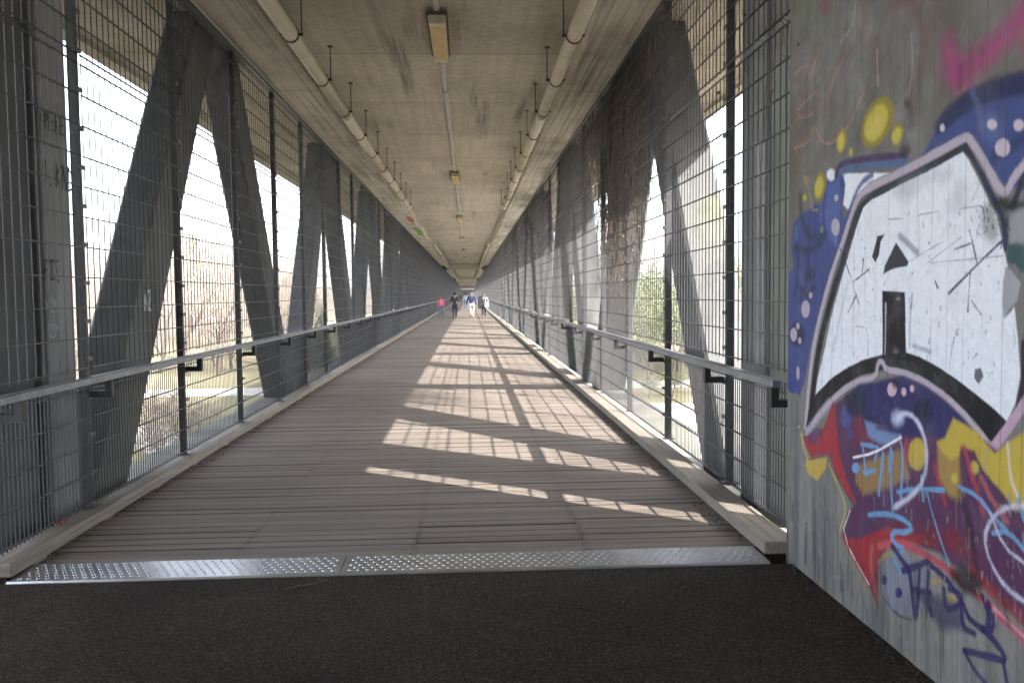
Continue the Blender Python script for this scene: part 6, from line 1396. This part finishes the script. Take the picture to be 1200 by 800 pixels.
# ------------------------------------------------------------------ people
def skin_mesh(name, pts, edges, rad, mat, levels=1, root=0):
    me = bpy.data.meshes.new(name+'_cage'); me.from_pydata([tuple(p) for p in pts], edges, []); me.update()
    o = bpy.data.objects.new(name+'_cage', me); col.objects.link(o)
    md = o.modifiers.new('skin', 'SKIN'); md.use_smooth_shade = True
    lay = me.skin_vertices[0] if len(me.skin_vertices) else None
    if lay is None:
        bm = bmesh.new(); bm.from_mesh(me); bm.verts.layers.skin.verify(); bm.to_mesh(me); bm.free(); lay = me.skin_vertices[0]
    for i, r in enumerate(rad):
        lay.data[i].radius = r if hasattr(r, '__len__') else (r, r); lay.data[i].use_root = (i == root)
    s2 = o.modifiers.new('sub', 'SUBSURF'); s2.levels = levels; s2.render_levels = levels
    dg = bpy.context.evaluated_depsgraph_get(); dg.update()
    ev = bpy.data.meshes.new_from_object(o.evaluated_get(dg)); ev.name = name
    bpy.data.objects.remove(o, do_unlink=True); bpy.data.meshes.remove(me)
    ev.materials.clear(); ev.materials.append(M[mat]); return ev
def person(loc, rz, H, label, top, legs, hair, shoes='shoe', stride=.16, arms=(.05, -.05), build=1.0, jacket_len=.86, sleeve=1.0, hood=False, spread=.0, long_hair=False, inner=None, group=None):
    e = empty('person', loc, label, 'person', group, rz); s = H/1.7; e.scale = (s, s, s)
    b = build; j = []; E_ = []; r = []
    def add(p, rad, par=None):
        j.append(Vector(p)); r.append(rad)
        if par is not None: E_.append((par, len(j)-1))
        return len(j)-1
    pel = add((0, 0, .93), (.125*b, .10*b)); sp = add((0, -.005, 1.10), (.115*b, .09*b), pel); ch = add((0, 0, 1.29), (.15*b, .105*b), sp); nb = add((0, .005, 1.43), (.07, .065), ch)
    nk = add((0, .015, 1.49), (.05, .05), nb); hd = add((0, .025, 1.56), (.066, .076), nk); tp = add((0, .015, 1.645), (.068, .08), hd)
    add((0, .10, 1.575), (.014, .014), hd)                                          # nose
    for sx in (-1, 1): add((sx*.078, .01, 1.585), (.010, .018), hd)                 # ears
    arm = []; leg = []
    for i, sx in enumerate((-1, 1)):
        sw = arms[i]
        sh_ = add((sx*.175*b, 0, 1.39), (.058*b, .058*b), ch); el = add((sx*(.215+spread*.6), sw*.3, 1.13), (.043, .043), sh_); wr = add((sx*(.225+spread), sw+.04, .905), (.027, .03), el)
        pm = add((sx*(.228+spread), sw+.055, .845), (.020, .036), wr); arm.append((sh_, el, wr))
        for f in range(4):
            ln = (.075, .088, .082, .062)[f]; yy = sw+.055+(.030-.02*f); k1 = add((sx*(.230+spread), yy, .81), .009, pm); k2 = add((sx*(.226+spread), yy+.004, .81-ln*.55), .008, k1); add((sx*(.214+spread), yy+.006, .81-ln), .007, k2)
        t1 = add((sx*(.222+spread), sw+.10, .85), .010, pm); add((sx*(.215+spread), sw+.118, .815), .008, t1)
    for i, sx in enumerate((-1, 1)):
        st_ = stride*sx
        hp = add((sx*.088*b, 0, .88), (.088*b, .09*b), pel); kn = add((sx*.09, st_*.55+.02, .49), (.058*b, .06*b), hp)
        lift = .05 if st_ < 0 else 0
        an = add((sx*.088, st_-.01, .095+lift), (.037, .04), kn); he = add((sx*.088, st_-.03, .045+lift), (.034, .036), an); to = add((sx*.10, st_+.14, .032+lift*.2), (.036, .028), he); leg.append((hp, kn, an, he, to))
    me = skin_mesh('body', j, E_, r, 'skin'); link('body', me, e)
    def part(name, chains, grow_, mat, extra=None):
        ids = sorted({i for c in chains for pair in c for i in pair}); mp = {v: k for k, v in enumerate(ids)}
        pts = [j[i] for i in ids]; rr_ = [tuple((v+grow_) for v in (r[i] if hasattr(r[i], '__len__') else (r[i],)*2)) for i in ids]; ee = [(mp[a], mp[c]) for ch_ in chains for a, c in ch_]
        if extra: extra(pts, rr_, ee, mp)
        return link(name, skin_mesh(name, pts, ee, rr_, mat), e)
    def hem(pts, rr_, ee, mp):
        pts.append(Vector((0, -.005, jacket_len))); rr_.append((.17*b, .14*b)); ee.append((mp[pel], len(pts)-1))
        if sleeve < 1:
            for sh_, el, wr in arm: pts[mp[wr]] = pts[mp[el]].lerp(pts[mp[wr]], sleeve)
        for sh_, el, wr in arm: rr_[mp[wr]] = (.036, .036)
    part('jacket', [[(pel, sp), (sp, ch), (ch, nb)]]+[[(ch, a), (a, c), (c, d)] for a, c, d in arm], .018, top, hem)
    part('trousers', [[(pel, hp), (hp, kn), (kn, an)] for hp, kn, an, he, to in leg], .014, legs)
    for hp, kn, an, he, to in leg: part('shoe', [[(an, he), (he, to)]], .008, shoes)
    ev = bpy.data.meshes.new('eyes'); m = MB()
    for sx in (-1, 1): m.tube([(sx*.028, .088, 1.603), (sx*.028, .098, 1.603)], [.011, .008], 8)
    m.box((-.022, .094, 1.535), (.022, .099, 1.541)); m.build('face', 'haird', e)
    hp_ = [Vector((0, -.035, 1.595)), Vector((0, -.012, 1.665)), Vector((0, .04, 1.685)), Vector((0, -.04, 1.525))]; hr = [(.083, .078), (.080, .088), (.055, .05), (.066, .055)]; he_ = [(0, 1), (1, 2), (0, 3)]
    if hood: hp_ += [Vector((0, -.04, 1.50)), Vector((0, -.05, 1.43))]; hr += [(.095, .09), (.13, .07)]; he_ += [(3, 4), (4, 5)]; hr[0] = (.09, .09); hr[1] = (.085, .09)
    elif long_hair: hp_ += [Vector((0, -.05, 1.50)), Vector((0, -.07, 1.40))]; hr += [(.085, .05), (.075, .03)]; he_ += [(3, 4), (4, 5)]
    link('hood' if hood else 'hair', skin_mesh('hair', hp_, he_, hr, hair), e)
    if inner:
        m = MB(); m.loft([[(-.05, .115*b+.018, .97), (.05, .115*b+.018, .97), (.05, .10*b, .97), (-.05, .10*b, .97)], [(-.05, .13*b+.018, 1.25), (.05, .13*b+.018, 1.25), (.05, .10, 1.25), (-.05, .10, 1.25)], [(-.035, .10, 1.42), (.035, .10, 1.42), (.035, .05, 1.42), (-.035, .05, 1.42)]]); m.build('shirt', inner, e)
    return e
PI = math.pi
person((-1.62, 61.5, 0), PI-.1, 1.46, 'person in an open bright pink jacket and blue jeans walking towards us', 'pink', 'jeans', 'haird', stride=.10, inner='palegrey', long_hair=True, spread=.03, jacket_len=.80)
person((-.585, 58.1, 0), 0, 1.73, 'person dressed all in black walking away left of the middle', 'blackcloth', 'blackcloth', 'haird', sleeve=.35, stride=.12, build=1.08, spread=.05)
person((.56, 58.3, 0), .1, 1.74, 'person in a long navy jacket and pale trousers walking away on the sunlit planks', 'navy', 'beige', 'hairg', 'redshoe', stride=.11, build=1.2, jacket_len=.66, spread=.09, arms=(.05, .25))
bp = person((1.38, 57.3, 0), 0, 1.68, 'person in a grey hooded jacket with black leggings carrying bags by the right kerb', 'greycloth', 'blackcloth', 'greycloth', stride=.10, hood=True, spread=.05, jacket_len=.84)
def bag(loc, size, mat, label, strap):
    e = empty('shoulder_bag', loc, label, 'bag'); m = MB(); a, b, c = size
    m.loft([[(x*a*f, y*b*f, z) for x, y in ((-.5, -.5), (.5, -.5), (.5, .5), (-.5, .5))] for z, f in ((0, .8), (c*.15, 1), (c*.8, .95), (c, .7))]); m.build('bag', mat, e)
    m = MB(); m.tube([(-a*.4, 0, c*.95), (-a*.25, 0, c+strap*.8), (0, 0, c+strap), (a*.25, 0, c+strap*.8), (a*.4, 0, c*.95)], .012, 5); m.build('strap', mat, e)
bag((1.58, 57.13, .72), (.26, .16, .34), 'whitecloth', 'white bag hanging at the right side of the person in the grey hood', .35)
bag((1.10, 57.2, .66), (.24, .18, .62), 'blackcloth', 'black bag hanging at the left side of the person in the grey hood', .2)
person((.05, 96, 0), 0, 1.78, 'distant person in a pale blue-white shirt partly hidden behind the navy jacket', 'bluewhite', 'jeans', 'haird', spread=.04)
person((1.72, 92, 0), 0, 1.66, 'distant person in a dark blue jacket left of the grey hood', 'navy', 'greycloth', 'hairg', spread=.06, build=1.1)
person((-.72, 118, 0), PI, 1.72, 'far person in a black top walking towards us in the middle of the bridge', 'blackcloth', 'jeans', 'haird')
person((-1.55, 124, 0), 0, 1.40, 'far small person in a red-pink top', 'pink', 'beige', 'haird')
person((-1.7, 132, 0), 0, 1.75, 'far person in a white top beside the small one in pink', 'whitecloth', 'greycloth', 'haird')

# ------------------------------------------------------------------ litter
m = MB(); c = Vector((-2.36, 5.72, .128)); pts = []
for k in range(11):
    a = 2*PI*k/11; f = 1 if k % 2 else .55; pts.append((c.x+.055*f*math.cos(a), c.y+.075*f*math.sin(a), c.z+.012*math.sin(a*2)))
m.poly(pts); m.poly([(p[0], p[1], p[2]-.003) for p in pts][::-1])
tag(m.build('fallen_leaf', 'orange'), 'curled orange dead leaf on the left kerb beside the nearest column', 'leaf')
m = MB(); m.tube([(-.66, 4.63, .004), (-.60, 4.67, .008), (-.53, 4.70, .006), (-.45, 4.745, .010)], [.004, .006, .005, .003], 5)
tag(m.build('twig', 'vine'), 'short brown twig on the asphalt just in front of the steel plate', 'twig')
m = MB(); qq = random.Random(8)
for k in range(260):
    yy = qq.uniform(2.6, 4.9); xx = 2.235-abs(qq.gauss(0, .055)); r = qq.uniform(.003, .014)*(1.3 if qq.random() < .1 else .8)
    bm = bmesh.new(); bmesh.ops.create_icosphere(bm, subdivisions=1, radius=r)
    for v in bm.verts: v.co = v.co*qq.uniform(.7, 1.2)+Vector((xx, yy, .0)); v.co.z *= .7
    m.add_bm(bm)
for k in range(200):
    yy = qq.uniform(5.2, 14); xx = (KR-abs(qq.gauss(0, .05))) if qq.random() < .5 else (KL+abs(qq.gauss(0, .05))); r = qq.uniform(.003, .010)
    bm = bmesh.new(); bmesh.ops.create_icosphere(bm, subdivisions=1, radius=r)
    for v in bm.verts: v.co = v.co*qq.uniform(.7, 1.2); v.co.z = v.co.z*.6+r*.4; v.co += Vector((xx, yy, .002))
    m.add_bm(bm)
for k in range(90):
    yy = qq.uniform(2.4, 4.8); xx = qq.uniform(-2.2, 2.1); r = qq.uniform(.003, .008)
    bm = bmesh.new(); bmesh.ops.create_icosphere(bm, subdivisions=1, radius=r)
    for v in bm.verts: v.co = v.co*qq.uniform(.7, 1.3); v.co.z = v.co.z*.5; v.co += Vector((xx, yy, -.002))
    m.add_bm(bm)
tag(m.build('dirt_crumbs', 'soil'), kind='stuff')

# ------------------------------------------------------------------ hazy air of the valley
HAZE = .0013
m = MB(); m.box((-460, -120, -14), (460, 520, 75))
hz = NT('hazy_air'); hz.n.remove(hz.b); pv = hz.n.new('ShaderNodeVolumePrincipled')
pv.inputs['Color'].default_value = (.93, .94, .96, 1); pv.inputs['Density'].default_value = HAZE; pv.inputs['Anisotropy'].default_value = .3
hz.link(pv.outputs[0], hz.n['Material Output'].inputs['Volume'])
tag(m.build('haze', hz.m), kind='stuff')
